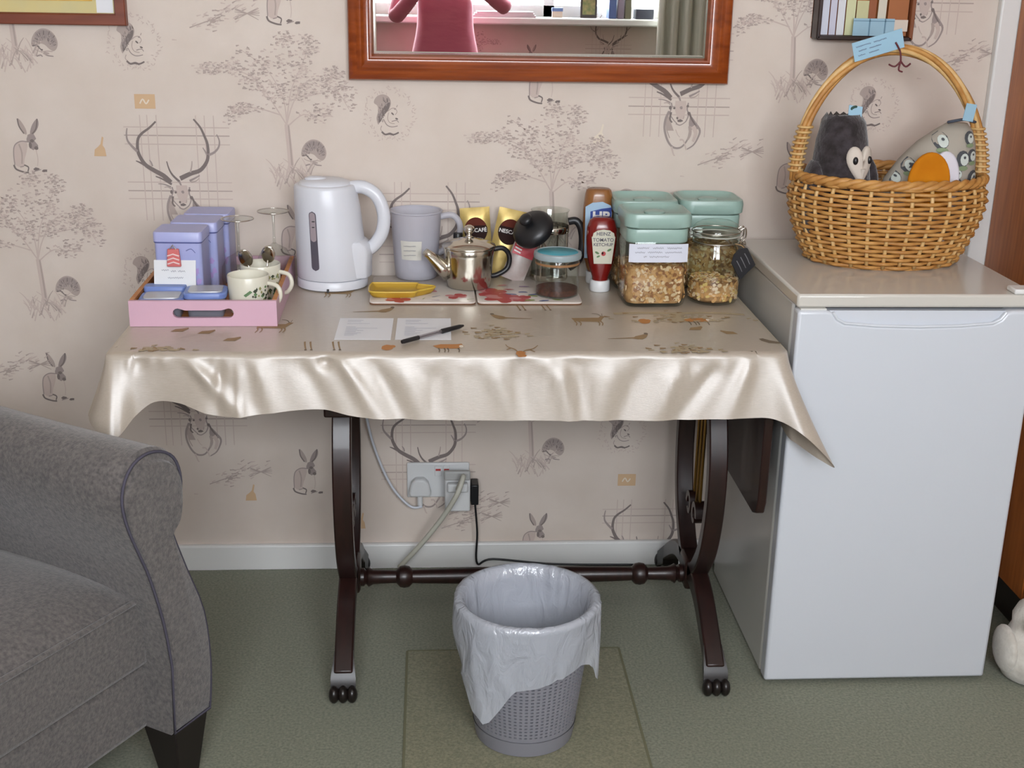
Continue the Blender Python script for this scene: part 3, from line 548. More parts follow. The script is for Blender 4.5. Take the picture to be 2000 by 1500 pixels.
M_pen = mat('pen_ink', '#5a5f78', 0.7); M_grey = mat('grey_ink', '#8b8d95', 0.7)
rk = thing('leaflet_rack', 'wall rack of leaflets and cards hanging above the wicker basket', 'leaflet rack', (0.935, 0, 1.266))
b = MB().box(-0.107, 0.105, -0.008, -0.001, 0.0, 0.40); b.build('back_board', M_wardrobe, rk, smooth=0)
MB().box(-0.107, -0.098, -0.045, -0.001, 0.0, 0.40).build('side_panel', M_darkwood, rk, bevel=0.002)
MB().box(0.096, 0.105, -0.045, -0.001, 0.0, 0.40).build('side_panel', mat('rack_wood', '#7a4424', 0.45), rk, bevel=0.002)
MB().box(-0.105, 0.103, -0.045, -0.001, -0.002, 0.007).build('bottom_rail', M_darkwood, rk, bevel=0.002)
for k, (xx, wd_, hh, cc) in enumerate(((-0.096, 0.020, 0.20, '#c6c9d6'), (-0.074, 0.014, 0.22, '#bdbccb'), (-0.058, 0.016, 0.19, '#cfd0d4'), (-0.040, 0.020, 0.18, '#c5c69c'), (-0.018, 0.026, 0.072, '#bcb98d'), (0.008, 0.016, 0.19, '#8a4a22'), (0.028, 0.018, 0.2, '#c9c2b2'), (0.050, 0.044, 0.2, '#9c5c2e'))):
    tag(MB().box(xx, xx+wd_, -0.020-0.0015*k, -0.019-0.0015*k, 0.008, 0.008+hh).build('leaflet', mat('leaflet_%d' % k, cc, 0.5), smooth=0, loc=(0.935, 0, 1.266), rot=(0, 0, 0)), ['pale lilac', 'grey-lilac narrow', 'off-white', 'pale green', 'short olive', 'dark brown', 'slim cream', 'broad orange-brown'][k]+' leaflet standing in the wall rack', 'leaflet', 'leaflets in the wall rack')
bl = tag(MB().box(-0.028, 0.062, -0.043, -0.042, 0.008, 0.044).build('leaflet', mat('blue_card', '#8fb0c2', 0.6), smooth=0, loc=(0.935, 0, 1.266)), 'pale blue ruled card lying across the front of the wall rack', 'card')
for q in ((-0.028, 0.062, 0.038, 0.0395), (0.006, 0.009, 0.008, 0.044), (0.040, 0.043, 0.008, 0.044)):
    MB().box(q[0], q[1], -0.0436, -0.043, q[2], q[3]).build('ruled_line', mat('blue_line', '#5f8196', 0.6), bl, smooth=0)
tag(MB().box(0.062, 0.092, -0.041, -0.040, 0.018, 0.042).build('card', mat('cream_card', '#cbbfb2', 0.6), smooth=0, loc=(0.935, 0, 1.266)), 'small cream card beside the blue one in the wall rack', 'card')

# ------------------------------------------------------------------ socket, plugs and cables
M_sock = mat('socket_plastic', '#cfd0d0', 0.35)
so = thing('wall_socket', 'white double wall socket with two red rocker switches under the table', 'socket', (0.0165, 0, 0.2305))
MB().box(-0.0745, 0.0745, -0.010, -0.0005, -0.0445, 0.0445).build('face_plate', M_sock, so, bevel=0.003)
for xx in (-0.008, 0.012):
    sw = MB().box(xx, xx+0.016, -0.0135, -0.010, 0.012, 0.038).build('rocker_switch', M_sock, so, bevel=0.001)
    MB().box(xx+0.002, xx+0.014, -0.0142, -0.0135, 0.026, 0.031).build('red_mark', mat('red_mark', '#b03a3a', 0.5), sw, smooth=0)
def flex(pts, r, name, m, parent): return MB().tube(smooth_path(pts, 8), r, 8).build(name, m, parent, smooth=180)
M_flex = mat('white_flex', '#c9ccd4', 0.4)
p1 = thing('mains_plug', 'white three-pin plug with thin flex in the first socket', 'plug', (-0.027, -0.010, 0.218))
MB().prism([(-0.024, -0.022), (0.024, -0.022), (0.026, -0.010), (0.020, 0.014), (0.010, 0.024), (-0.010, 0.024), (-0.020, 0.014), (-0.026, -0.010)], 'y', -0.024, 0.0).build('plug_body', M_sock, p1, bevel=0.005)
MB().tube([(0.0, -0.014, -0.02), (0.0, -0.014, -0.045)], 0.0065, 10).build('cord_grip', M_sock, p1)
q = [at(*z) for z in ((822,990,'y',-0.03), (800,988,'y',-0.03), (765,950,'y',-0.025), (735,885,'y',-0.02), (716,815,'y',-0.03), (700,700,'y',-0.018))]
flex([(p.x+0.027, p.y+0.010, p.z-0.218) for p in [Vector((-0.027, -0.024, 0.170))]+q], 0.0032, 'flex', M_flex, p1)
p2 = thing('plug_adaptor', 'white block adaptor pushed over the second socket', 'adaptor', (0.062, -0.010, 0.215))
MB().box(-0.030, 0.030, -0.050, 0.0, -0.045, 0.042).build('adaptor_block', M_sock, p2, bevel=0.004)
MB().box(-0.032, 0.030, -0.054, -0.040, 0.036, 0.060).build('adaptor_top', mat('grey_plastic', '#a9a9a7', 0.45), p2, bevel=0.004)
p3 = thing('mains_plug', 'white plug with thick flex in the front of the adaptor', 'plug', (0.062, -0.060, 0.215))
MB().box(-0.024, 0.024, -0.020, 0.0, 0.012, 0.034).build('plug_body', M_sock, p3, bevel=0.004)
q = [at(*z) for z in ((905,930,'y',-0.10), (893,965,'y',-0.12), (865,1010,'y',-0.10), (825,1060,'y',-0.08), (780,1108,'y',-0.06))]
flex([(p.x-0.062, p.y+0.060, p.z-0.215) for p in [Vector((0.062, -0.085, 0.238))]+q], 0.006, 'flex', mat('cream_flex', '#bdbbae', 0.5), p3)
p4 = thing('mains_plug', 'black plug with black cable in the side of the adaptor', 'plug', (0.094, -0.035, 0.215))
MB().box(0.0, 0.018, -0.022, 0.022, -0.030, 0.022).build('plug_body', M_black, p4, bevel=0.003)
q = [at(*z) for z in ((928,985,'y',-0.05), (932,1040,'y',-0.04), (932,1100,'y',-0.03))]
flex([(p.x-0.094, p.y+0.035, p.z-0.215) for p in [Vector((0.105, -0.04, 0.186))]+q+[Vector((0.15, -0.03, 0.03)), Vector((0.30, -0.025, 0.012)), Vector((0.50, -0.03, 0.010))]], 0.0026, 'flex', M_black, p4)

# ------------------------------------------------------------------ waste bin and liner
M_bin = mat('grey_bin_plastic', '#84848c', 0.5)
bn = thing('waste_bin', 'grey perforated plastic waste bin standing in front of the table', 'bin', (0.178, -0.705, 0.002))
def rb(z): return 0.094+(0.128-0.094)*z/0.285
b = MB(); NS, NZ = 64, 30
b.lathe([(0.088, 0.0), (rb(0), 0.002), (rb(0.035)+0.001, 0.034)], NS, cap0=True, cap1=False)
zz = [0.034+(0.255-0.034)*i/NZ for i in range(NZ+1)]
def cp(j, z, r=None): a = 2*PI*j/NS; return ((r or rb(z))*math.cos(a), (r or rb(z))*math.sin(a), z)
for i in range(NZ):
    for j in range(NS):
        za, zb = zz[i], zz[i+1]; o4 = [cp(j, za), cp(j+1, za), cp(j+1, zb), cp(j, zb)]
        if i in (0, NZ-1): b.add(o4, [(0, 1, 2, 3)]); continue
        e = 0.26; zc, zd = za+(zb-za)*0.28, za+(zb-za)*0.72
        i4 = [cp(j+e, zc), cp(j+1-e, zc), cp(j+1-e, zd), cp(j+e, zd)]; d4 = [cp(j+e, zc, rb(zc)-0.003), cp(j+1-e, zc, rb(zc)-0.003), cp(j+1-e, zd, rb(zd)-0.003), cp(j+e, zd, rb(zd)-0.003)]
        b.add(o4+i4+d4, [(0,1,5,4), (1,2,6,5), (2,3,7,6), (3,0,4,7), (4,5,9,8), (5,6,10,9), (6,7,11,10), (7,4,8,11)])
b.lathe([(rb(0.255), 0.255), (rb(0.28), 0.28), (rb(0.285)+0.003, 0.285), (rb(0.285)-0.003, 0.288), (rb(0.27)-0.005, 0.27), (0.090, 0.012)], NS, cap0=False, cap1=True)
b.build('bin_wall', M_bin, bn, smooth=30)
M_bag = glass('bin_bag_film', '#f2f3f7', 0.17, 0.74, '#e6ebf5', 2.1, crinkle=1.0)
b = MB(); NB = 120; rnd = random.Random(11); rings = []
def hem(a):   # how far the film hangs outside, by direction (front is -90 degrees)
    d = math.degrees(a) % 360
    pts = [(0, 0.10), (20, 0.11), (60, 0.12), (120, 0.12), (165, 0.12), (185, 0.10), (205, 0.13), (222, 0.185), (236, 0.20), (246, 0.165), (256, 0.128), (275, 0.122), (300, 0.108), (318, 0.098), (328, 0.105), (338, 0.150), (346, 0.145), (352, 0.10), (360, 0.10)]
    for (d0, h0), (d1, h1) in zip(pts, pts[1:]):
        if d0 <= d <= d1: return h0+(h1-h0)*(d-d0)/(d1-d0)
wr = [(rnd.uniform(0, 2*PI), rnd.uniform(-1, 1), rnd.uniform(0.025, 0.08), rnd.uniform(-1.2, 1.2)) for _ in range(46)]
def wrinkle(a, t): return sum(k*math.exp(-(((a-c+tw*t*0.5+PI) % (2*PI)-PI)/w_)**2) for c, k, w_, tw in wr)
for t in [i/10 for i in range(11)]:          # inside, from low to rim
    z = 0.02+0.266*t; rings.append([((rb(z)-0.010-0.0035*(1-t)*abs(wrinkle(a, t))-0.003*wrinkle(a, t)*(1-t)**.3)*math.cos(a), (rb(z)-0.010-0.003*wrinkle(a, t))*math.sin(a), z) for a in [2*PI*j/NB for j in range(NB)]])
rings.append([((rb(0.285)-0.001)*math.cos(a), (rb(0.285)-0.001)*math.sin(a), 0.2925+0.001*wrinkle(a, 0)) for a in [2*PI*j/NB for j in range(NB)]])
for t in [i/12 for i in range(13)]:          # over the rim and down outside
    r_ = []
    for j in range(NB):
        a = 2*PI*j/NB; z = 0.288-hem(a)*t; d = math.degrees(a) % 360
        puff = 0.018*math.exp(-((d-225)/22)**2)*t**0.8+0.014*math.exp(-((d-340)/12)**2)*t+0.010*math.exp(-((d-190)/14)**2)*math.sin(PI*t)
        R_ = max(rb(0.285)+0.007-0.018*t, rb(max(z, 0))+0.005)+0.0060*(wrinkle(a, t+1)+0.9)*(0.25+0.75*t)+puff
        r_.append((R_*math.cos(a), R_*math.sin(a), z))
    rings.append(r_)
b.loft(rings, True, True, False)
lin_o = b.build('bin_liner', M_bag, smooth=180, loc=(0.178, -0.705, 0.002)); tag(lin_o, 'thin grey-white plastic liner folded over the rim of the waste bin', 'bin liner')

# ------------------------------------------------------------------ armchair
HD = math.radians(-31.0)
M_tweed = mat('grey_tweed', '#4c4948', 0.95, spec=0.15, col2='#6b6562', nscale=150, ndet=3, stretch=(1, 1, 1), bump=0.5, bscale=380, sheen=0.35, lo=0.3, hi=0.7)
M_pipe = mat('piping_grey', '#4c4954', 0.9, spec=0.15)
ch = thing('armchair', 'grey tweed armchair with rolled arm and dark tapered legs', 'armchair', (-0.444, -0.884, 0), HD)
PAN = [(0.0, 0.12), (0.094, 0.12), (0.103, 0.21), (0.094, 0.32), (0.058, 0.42), (0.030, 0.50), (0.030, 0.520), (0.050, 0.540), (0.060, 0.585), (0.052, 0.625), (0.028, 0.650), (-0.010, 0.662), (-0.045, 0.655), (-0.068, 0.632), (-0.078, 0.597), (-0.070, 0.55), (-0.048, 0.49), (-0.030, 0.44), (-0.006, 0.343), (0.006, 0.25)]
def smooth_pan(off=0):
    P = smooth_path([(a, z, 0) for a, z in PAN[1:]], 3)
    return [(p.x, p.y) for p in P]+[PAN[0]]
def arm(sgn, y0):
    o2 = smooth_pan(); b = MB(); L_ = 0.80
    def ring(x, sc, dz=0): return [(x, y0+sgn*(p[0]*sc+0.012*(1-sc)), 0.39+(p[1]-0.39)*sc+dz) for p in o2]
    b.loft([ring(-0.004, 0.96), ring(-0.012, 1.0)]+[ring(-0.012-L_*i/8, 1.0, 0.03*(i/8)**2) for i in range(1, 9)])
    a_ = b.build('arm', M_tweed, ch, smooth=50)
    b = MB(); b.loft([ring(-0.006, 0.93), ring(0.002, 0.91), ring(0.004, 0.86)]); b.build('front_panel', M_tweed, a_, smooth=40)
    b = MB(); b.tube([(-0.003, p[1], p[2]) for p in ring(0, 0.975)], 0.0026, 6, closed=True); b.build('piping', M_pipe, a_, smooth=180)
    for xx in (-0.006, -0.72):
        lg = MB(); yc = y0+sgn*0.047
        lg.loft([[(xx-0.015, yc-0.026, 0), (xx-0.060, yc-0.026, 0), (xx-0.060, yc+0.026, 0), (xx-0.015, yc+0.026, 0)], [(xx, yc-0.043, 0.125), (xx-0.078, yc-0.043, 0.125), (xx-0.078, yc+0.043, 0.125), (xx, yc+0.043, 0.125)]])
        lg.build('leg', mat('dark_leg', '#1c1514', 0.4), ch, bevel=0.003)
arm(1, 0.0); arm(-1, -0.56)
MB().box(-0.74, -0.068, -0.575, 0.015, 0.115, 0.243).build('seat_rail', M_tweed, ch, bevel=0.012, seg=3)
b = MB(); NXc, NYc = 16, 18
def cush(i, j, top):
    u_, v_ = i/NXc, j/NYc; x = -0.060-0.56*u_; y = 0.012-0.585*v_
    e = (1-(2*u_-1)**6)*(1-(2*v_-1)**6); return (x, y, 0.372+0.050*e**0.7*math.sin(PI*min(1, 0.25+u_*0.6)) if top else 0.243)
top = [[cush(i, j, True) for j in range(NYc+1)] for i in range(NXc+1)]; bot = [[cush(i, j, False) for j in range(NYc+1)] for i in range(NXc+1)]
vs = [p for r_ in top for p in r_]+[p for r_ in bot for p in r_]; K_ = (NXc+1)*(NYc+1); I = lambda i, j, k: k*K_+i*(NYc+1)+j; fs = []
for i in range(NXc):
    for j in range(NYc): fs += [(I(i,j,0), I(i+1,j,0), I(i+1,j+1,0), I(i,j+1,0)), (I(i,j,1), I(i,j+1,1), I(i+1,j+1,1), I(i+1,j,1))]
for i in range(NXc): fs += [(I(i,0,0), I(i,0,1), I(i+1,0,1), I(i+1,0,0)), (I(i,NYc,0), I(i+1,NYc,0), I(i+1,NYc,1), I(i,NYc,1))]
for j in range(NYc): fs += [(I(0,j,0), I(0,j+1,0), I(0,j+1,1), I(0,j,1)), (I(NXc,j,0), I(NXc,j,1), I(NXc,j+1,1), I(NXc,j+1,0))]
b.add(vs, fs); cu_ = b.build('seat_cushion', M_tweed, ch, smooth=45, bevel=0.01, seg=3)
rim = [(-0.060, 0.012-0.585*k/12, 0.373) for k in range(13)]+[(-0.060-0.56*k/12, -0.573, 0.373) for k in range(1, 13)]
MB().tube(list(reversed([(-0.060-0.56*k/12, 0.010, 0.374) for k in range(1, 13)]))+rim, 0.0055, 8).build('piping', M_tweed, cu_, smooth=180)
MB().loft([[(-0.60, 0.03, 0.2), (-0.60, -0.59, 0.2), (-0.78, -0.59, 0.2), (-0.78, 0.03, 0.2)], [(-0.64, 0.0, 0.6), (-0.64, -0.56, 0.6), (-0.82, -0.56, 0.6), (-0.82, 0.0, 0.6)], [(-0.72, -0.02, 0.9), (-0.72, -0.54, 0.9), (-0.86, -0.54, 0.9), (-0.86, -0.02, 0.9)]]).build('backrest', M_tweed, ch, bevel=0.05, seg=4)

# ------------------------------------------------------------------ things on the table
ZB = ZT+0.0005
# --- pink tray
M_pink = mat('pink_paint', '#c9a3b4', 0.45); M_ply = mat('tray_wood', '#a8672c', 0.45, col2='#b97a3c', nscale=8, stretch=(1, 6, 1))
TX0, TX1, TY0, TY1 = -0.575, -0.297, -0.446, -0.055
tr = thing('serving_tray', 'pink wooden serving tray with an oval hand slot in its front', 'tray', ((TX0+TX1)/2, (TY0+TY1)/2, ZB), 0.012)
W2, D2 = (TX1-TX0)/2, (TY1-TY0)/2
MB().box(-W2+0.002, W2-0.002, -D2+0.002, D2-0.002, 0.0005, 0.008).build('tray_base', M_ply, tr, smooth=0)
def slot_panel(y0, y1):
    b = MB(); H = 0.050; sl = []
    for k in range(7): a = PI/2+PI*k/6; sl.append((-0.048+0.0095*math.cos(a), 0.026+0.0095*math.sin(a)))
    for k in range(7): a = -PI/2+PI*k/6; sl.append((0.048+0.0095*math.cos(a), 0.026+0.0095*math.sin(a)))
    sl[13:14] = [(0.048, 0.0355), (0.034, 0.0315), (-0.034, 0.0315)]
    n = len(sl); outer = []
    for x, z in sl:
        dx, dz = x, z-0.026
        if abs(x) > 0.04: outer.append((W2 if x > 0 else -W2, {True: H, False: 0.0}[dz > 0.004] if abs(dz) > 0.004 else z))
        else: outer.append((x*1.0, H if dz > 0 else 0.0))
    for y in (y0, y1):
        b.add([(x, y, z) for x, z in sl]+[(x, y, z) for x, z in outer], [(i, (i+1) % n, n+(i+1) % n, n+i) for i in range(n)])
    b.loft([[(x, y0, z) for x, z in sl], [(x, y1, z) for x, z in sl]], True, False, False)
    b.loft([[(x, y0, z) for x, z in outer], [(x, y1, z) for x, z in outer]], True, False, False)
    return b
slot_panel(-D2, -D2+0.009).build('end_panel', M_pink, tr, smooth=0); slot_panel(D2-0.009, D2).build('end_panel', M_pink, tr, smooth=0)
for s_ in (-1, 1):
    sp = MB().box(min(W2*s_, (W2-0.008)*s_), max(W2*s_, (W2-0.008)*s_), -D2+0.009, D2-0.009, 0.0, 0.05).build('side_panel', M_pink, tr, smooth=0)
    MB().box(min((W2-0.0005)*s_, (W2-0.009)*s_), max((W2-0.0005)*s_, (W2-0.009)*s_), -D2+0.0095, D2-0.0095, 0.008, 0.0508).build('wood_lining', M_ply, sp, smooth=0)
ZTR = ZB+0.0085
# --- lilac tins
M_tin = mat('lilac_tin', '#9ca3d0', 0.35, col2='#a6a8d2', nscale=14); M_tinedge = mat('tin_edge', '#5d6396', 0.4); M_tinprint = mat('tin_print', '#a58fc4', 0.5)
for k, (x, y, lb) in enumerate(((-0.4965, -0.285, 'lilac storage tin with a note clipped to it, frontmost of three'), (-0.482, -0.188, 'lilac storage tin in the middle of the row of three'), (-0.472, -0.095, 'lilac storage tin at the wall end of the row of three'))):
    t_ = thing('storage_tin', lb, 'tin', (x, y, ZTR), -0.03, 'lilac tins on the tray')
    b = MB(); sweep_rr(b, [(0.088, 0.078, 0), (0.092, 0.082, 0.003), (0.092, 0.082, 0.128)], 0.008); b.build('tin_body', M_tin, t_, smooth=40)
    b = MB(); sweep_rr(b, [(0.094, 0.084, 0.127), (0.096, 0.086, 0.1285), (0.094, 0.084, 0.130)], 0.009); b.build('lid_seam', M_tinedge, t_, smooth=40)
    b = MB(); sweep_rr(b, [(0.096, 0.086, 0.130), (0.096, 0.086, 0.146), (0.093, 0.083, 0.149)], 0.009); b.build('lid', M_tin, t_, smooth=40)
    s = Strokes(0.001, 0.001)
    for (cx_, cy_) in ((34, -70), (38, -50), (30, -40)): s.blot((cx_, cy_), 5, 7, 0, jag=.35)
    s.line([(16,-112),(26,-116),(34,-108)], 1.6, 1.2, 1)
    place(s.mesh('flower_print', [M_tinprint, M_tinedge]), 'flower_print', t_, (0, -0.0413, 0), (PI/2, 0, 0))
# note card and clip on the front tin
nc = thing('note_card', 'handwritten white note card clipped to the front lilac tin', 'card', (-0.505, -0.333, ZTR+0.062), -0.03)
s = Strokes(0.001, 0.001); s.scribble(-26, -12, 14, 4, 0, 0.9); s.scribble(-8, -10, 10, 4, 0, 0.9); s.scribble(6, -10, 14, 4, 0, 0.9); s.scribble(-14, 3, 30, 4, 0, 0.8)
o_ = MB().box(-0.041, 0.041, -0.0006, 0.0006, -0.030, 0.032).build('card_sheet', mat('note_white', '#d6d8da', 0.6), nc, smooth=0, rot=(-0.22, 0, 0))
place(s.mesh('handwriting', [M_grey]), 'handwriting', o_, (0, -0.0009, 0), (PI/2, 0, 0))
cl = thing('paper_clip', 'small red and white striped clip holding the note card', 'clip', (-0.505, -0.334, ZTR+0.100), -0.03)
b = MB(); b.prism([(-0.014, -0.018), (0.014, -0.018), (0.011, 0.018), (-0.011, 0.018)], 'y', -0.004, 0.004); b.build('clip_body', mat('red_clip', '#c96a68', 0.5), cl, bevel=0.002)
for zz_ in (-0.012, -0.004, 0.004): MB().tube([(-0.0115, -0.0045, zz_), (0, -0.005, zz_+0.004), (0.0115, -0.0045, zz_)], 0.0014, 6).build('stripe', mat('clip_white', '#e0c8c6', 0.5), cl)
MB().tube([(-0.006, -0.003, 0.017), (0, -0.003, 0.026), (0.006, -0.003, 0.017)], 0.0012, 6).build('spring', M_steel, cl)
# --- small boxes with blue lids
M_blue = mat('blue_lid', '#6a7fb8', 0.4); M_tub = glass('tub_plastic', '#e8eaf0', 0.15, 0.55, '#b8bcc9', 1.4); M_film = glass('lid_film', '#eef0f4', 0.08, 0.5, '#b9b7b4', 1.4)
for k, (x, y, w_, d_, h_, lb) in enumerate(((-0.519, -0.395, 0.082, 0.066, 0.032, 'small clear tub with blue lid in the front corner of the tray'), (-0.437, -0.385, 0.078, 0.066, 0.042, 'small clear tub with blue lid beside the flowered mug'), (-0.517, -0.365+0.035, 0.07, 0.01, 0.03, ''))):
    if not lb: continue
    t_ = thing('food_tub', lb, 'tub', (x, y, ZTR), 0.05, 'small tubs with blue lids')
    b = MB(); sweep_rr(b, [(w_*0.86, d_*0.86, 0), (w_*0.96, d_*0.96, h_)], 0.012); b.build('tub_body', M_tub, t_, smooth=40)
    b = MB(); sweep_rr(b, [(w_*1.04, d_*1.04, h_-0.004), (w_*1.06, d_*1.06, h_+0.004), (w_*1.0, d_*1.0, h_+0.007)], 0.014); l_ = b.build('lid', M_blue, t_, smooth=40)
    b = MB(); sweep_rr(b, [(w_*0.84, d_*0.80, h_+0.0065), (w_*0.82, d_*0.78, h_+0.009)], 0.010); b.build('lid_panel', mat('lid_panel', '#a9a9ac', 0.25), l_, smooth=40)
t_ = thing('food_tub', 'small clear tub with blue lid half hidden under the note card', 'tub', (-0.523, -0.3415-0.001, ZTR), 0.0, 'small tubs with blue lids')
b = MB(); sweep_rr(b, [(0.070, 0.026, 0), (0.076, 0.028, 0.040)], 0.008); b.build('tub_body', M_tub, t_, smooth=40)
b = MB(); sweep_rr(b, [(0.082, 0.032, 0.036), (0.082, 0.032, 0.044), (0.078, 0.028, 0.047)], 0.009); b.build('lid', M_blue, t_, smooth=40)
# --- upturned wine glasses
M_gl = glass('clear_glass', '#f6f8f6', 0.01, ior=1.9)
for x, y, lb in ((-0.398, -0.20, 'upturned wine glass on the tray next to the tins'), (-0.335, -0.115, 'upturned wine glass at the back of the tray next to the kettle')):
    g_ = thing('wine_glass', lb, 'glass', (x, y, ZTR), 0, 'upturned wine glasses on the tray')
    MB().lathe([(0.033, 0.0), (0.038, 0.03), (0.036, 0.052), (0.026, 0.070), (0.008, 0.080), (0.004, 0.084)], 32, cap0=False, cap1=False).build('bowl', M_gl, g_, smooth=180)
    MB().lathe([(0.0035, 0.082), (0.0028, 0.10), (0.003, 0.140), (0.007, 0.148)], 12).build('stem', M_gl, g_, smooth=180)
    MB().lathe([(0.006, 0.147), (0.030, 0.1505), (0.033, 0.152), (0.030, 0.1535), (0.0, 0.1545)], 32).build('foot', M_gl, g_, smooth=60)
    MB().tube([(0.0332*math.cos(a), 0.0332*math.sin(a), 0.152) for a in [2*PI*i/32 for i in range(32)]], 0.0012, 6, closed=True).build('foot_rim', M_chrome, g_, smooth=180)
# --- mugs
M_mug = mat('cream_china', '#d3d0c0', 0.25, spec=0.5)
MINK = [mat('leaf_green', '#5c7c52', 0.5), mat('berry_red', '#8d5a5a', 0.5), mat('leaf_dark', '#3c4433', 0.5), mat('leaf_olive', '#8a8a58', 0.5)]
for k, (x, y, lb) in enumerate(((-0.357, -0.370, 'cream china mug with green leaf print at the front of the tray'), (-0.345, -0.275, 'cream china mug holding spoons behind the front mug'))):
    g_ = thing('china_mug', lb, 'mug', (x, y, ZTR), 0, 'cream mugs on the tray')
    b = MB(); b.lathe([(0.030, 0), (0.035, 0.002), (0.038, 0.02), (0.0405, 0.074), (0.0395, 0.076), (0.037, 0.074), (0.034, 0.02), (0.028, 0.008)], 40); b.build('mug_body', M_mug, g_, smooth=50)
    hp = smooth_path([(0.036, -0.006, 0.060), (0.058, -0.016, 0.056), (0.064, -0.020, 0.038), (0.054, -0.016, 0.020), (0.036, -0.006, 0.016)], 5); MB().tube(hp, 0.0045, 8).build('handle', M_mug, g_, smooth=180)
    rnd = random.Random(20+k); b = MB()
    for _ in range(46):
        a = math.radians(rnd.uniform(-72, -10)); z = rnd.uniform(0.008, 0.056); 
        if a < -1.0 and z > 0.03 and rnd.random() < .4: continue
        r_ = 0.0385+0.0022*(z/0.07)+0.0006; da = rnd.uniform(0.05, 0.12); dz = rnd.uniform(0.002, 0.0045)
        b.add([(r_*math.cos(a+da*u), r_*math.sin(a+da*u), z+dz*v) for u, v in ((-1, 0), (0, -1), (1, 0), (0, 1))], [(0, 1, 2, 3)], rnd.choice((0, 2, 2, 3, 3)))
    for a, z, c_ in ((-84, 0.046, 0), (-78, 0.049, 0), (-90, 0.043, 0), (-76, 0.030, 1), (-82, 0.021, 1)):
        a = math.radians(a); r_ = 0.0385+0.0022*(z/0.07)+0.0006; b.add([(r_*math.cos(a+0.11*u), r_*math.sin(a+0.11*u), z+0.0035*v) for u, v in ((-1, 0), (0, -1), (1, 0), (0, 1))], [(0, 1, 2, 3)], c_)
    b.build('leaf_print', MINK, g_, smooth=0)
def spoon(base, tip, name_lb, facing=(0, -1, 0.2)):
    b0 = Vector(base); t0 = Vector(tip); d = (t0-b0); t_ = thing('teaspoon', name_lb, 'spoon', base, 0, 'teaspoons on the tray')
    MB().tube([(0, 0, 0), d*0.5, d*0.8], [0.0028, 0.002, 0.0018], 8).build('handle', M_chrome, t_, smooth=180)
    q_ = MB(); q_.ball((0, 0, 0), (0.014, 0.004, 0.021), 16, 10); o = q_.build('bowl', M_chrome, t_, smooth=180, loc=tuple(d*0.93)); o.rotation_euler = (0.35, math.atan2(d.x, d.z), 0)
spoon((-0.350, -0.272, ZTR+0.010), (-0.372, -0.300, ZTR+0.098), 'steel teaspoon leaning towards the front in the second mug')
spoon((-0.340, -0.270, ZTR+0.010), (-0.325, -0.290, ZTR+0.104), 'steel teaspoon leaning towards the kettle in the second mug')

# --- kettle
M_kw = mat('white_plastic', '#cfd1d8', 0.32, spec=0.5)
ke = thing('electric_kettle', 'white plastic electric kettle with a water gauge beside the tray', 'kettle', (-0.212, -0.118, ZB), 0.0)
b = MB()
def krings(pr):
    out = []
    for rx, ry, z, dx in pr: out.append([(dx+rx*math.cos(2*PI*j/40), ry*math.sin(2*PI*j/40), z) for j in range(40)])
    return out
b.loft(krings([(0.072, 0.066, 0.0, 0), (0.076, 0.070, 0.003, 0), (0.076, 0.070, 0.019, 0), (0.074, 0.068, 0.021, 0)])); b.build('power_base', M_kw, ke, smooth=50)
MB().lathe([(0.0735, 0.0205), (0.0735, 0.0235)], 40, sy=0.91).build('base_gap', mat('gap_grey', '#7d8088', 0.6), ke, smooth=50)
b = MB(); b.loft(krings([(0.074, 0.068, 0.0225, 0), (0.0755, 0.0695, 0.026, 0), (0.0735, 0.068, 0.10, -0.003), (0.070, 0.065, 0.17, -0.007), (0.066, 0.062, 0.214, -0.011), (0.064, 0.060, 0.219, -0.011), (0.060, 0.056, 0.221, -0.011)])); b.build('kettle_body', M_kw, ke, smooth=50)
b = MB(); b.loft(krings([(0.055, 0.051, 0.2205, -0.011), (0.053, 0.049, 0.226, -0.011), (0.038, 0.036, 0.231, -0.011), (0.010, 0.010, 0.233, -0.011)])); l_ = b.build('lid', M_kw, ke, smooth=60)
MB().ball((-0.030, -0.004, 0.2315), (0.024, 0.015, 0.006)).build('lid_button', M_kw, l_, smooth=180)
hp = smooth_path([(0.040, 0.0, 0.212), (0.070, -0.004, 0.214), (0.098, -0.008, 0.196), (0.112, -0.010, 0.160), (0.109, -0.010, 0.122), (0.092, -0.008, 0.092), (0.068, -0.006, 0.074)], 6)
b = MB(); b.tube(hp, 0.0125, 12, flat=1.15); b.build('handle', M_kw, ke, smooth=180)
b = MB(); b.loft([[(x+0.003*math.cos(t), y, z) for x, y, z, t in ((0.040, -0.052, z_, 0), (0.066+k_, -0.042, z_, 0), (0.076+k_, -0.015, z_, 0), (0.076+k_, 0.015, z_, 0), (0.06, 0.04, z_, 0), (0.03, 0.04, z_, 0))] for z_, k_ in ((0.0235, 0.006), (0.05, 0.006), (0.078, 0.008), (0.094, 0.004), (0.104, -0.008))]); b.build('handle_root', M_kw, ke, smooth=70, bevel=0.004)
b = MB()
pa = [];
gz = [0.052+0.012*(1-math.cos(i*PI/12)) if i < 6 else 0.052 for i in range(1)]
def gauge(z0, z1, hw, off):
    r_ = []; out = []
    n_ = 40
    for i in range(n_+1):
        t = i/n_; z = z0+(z1-z0)*t; e = min(z-z0, z1-z); k = hw*math.sqrt(max(0, 1-max(0, 1-e/hw)**2)); ang = math.radians(-113)
        R_ = 0.0755-0.0085*max(0, (z-0.03))/0.185+off; Ry = 0.0695-0.0068*max(0, (z-0.03))/0.185+off
        out.append([( R_*math.cos(ang+s_*k/0.072)-0.0095*max(0, (z-0.03))/0.185, Ry*math.sin(ang+s_*k/0.072), z) for s_ in (-1, -0.33, 0.33, 1)])
    return out
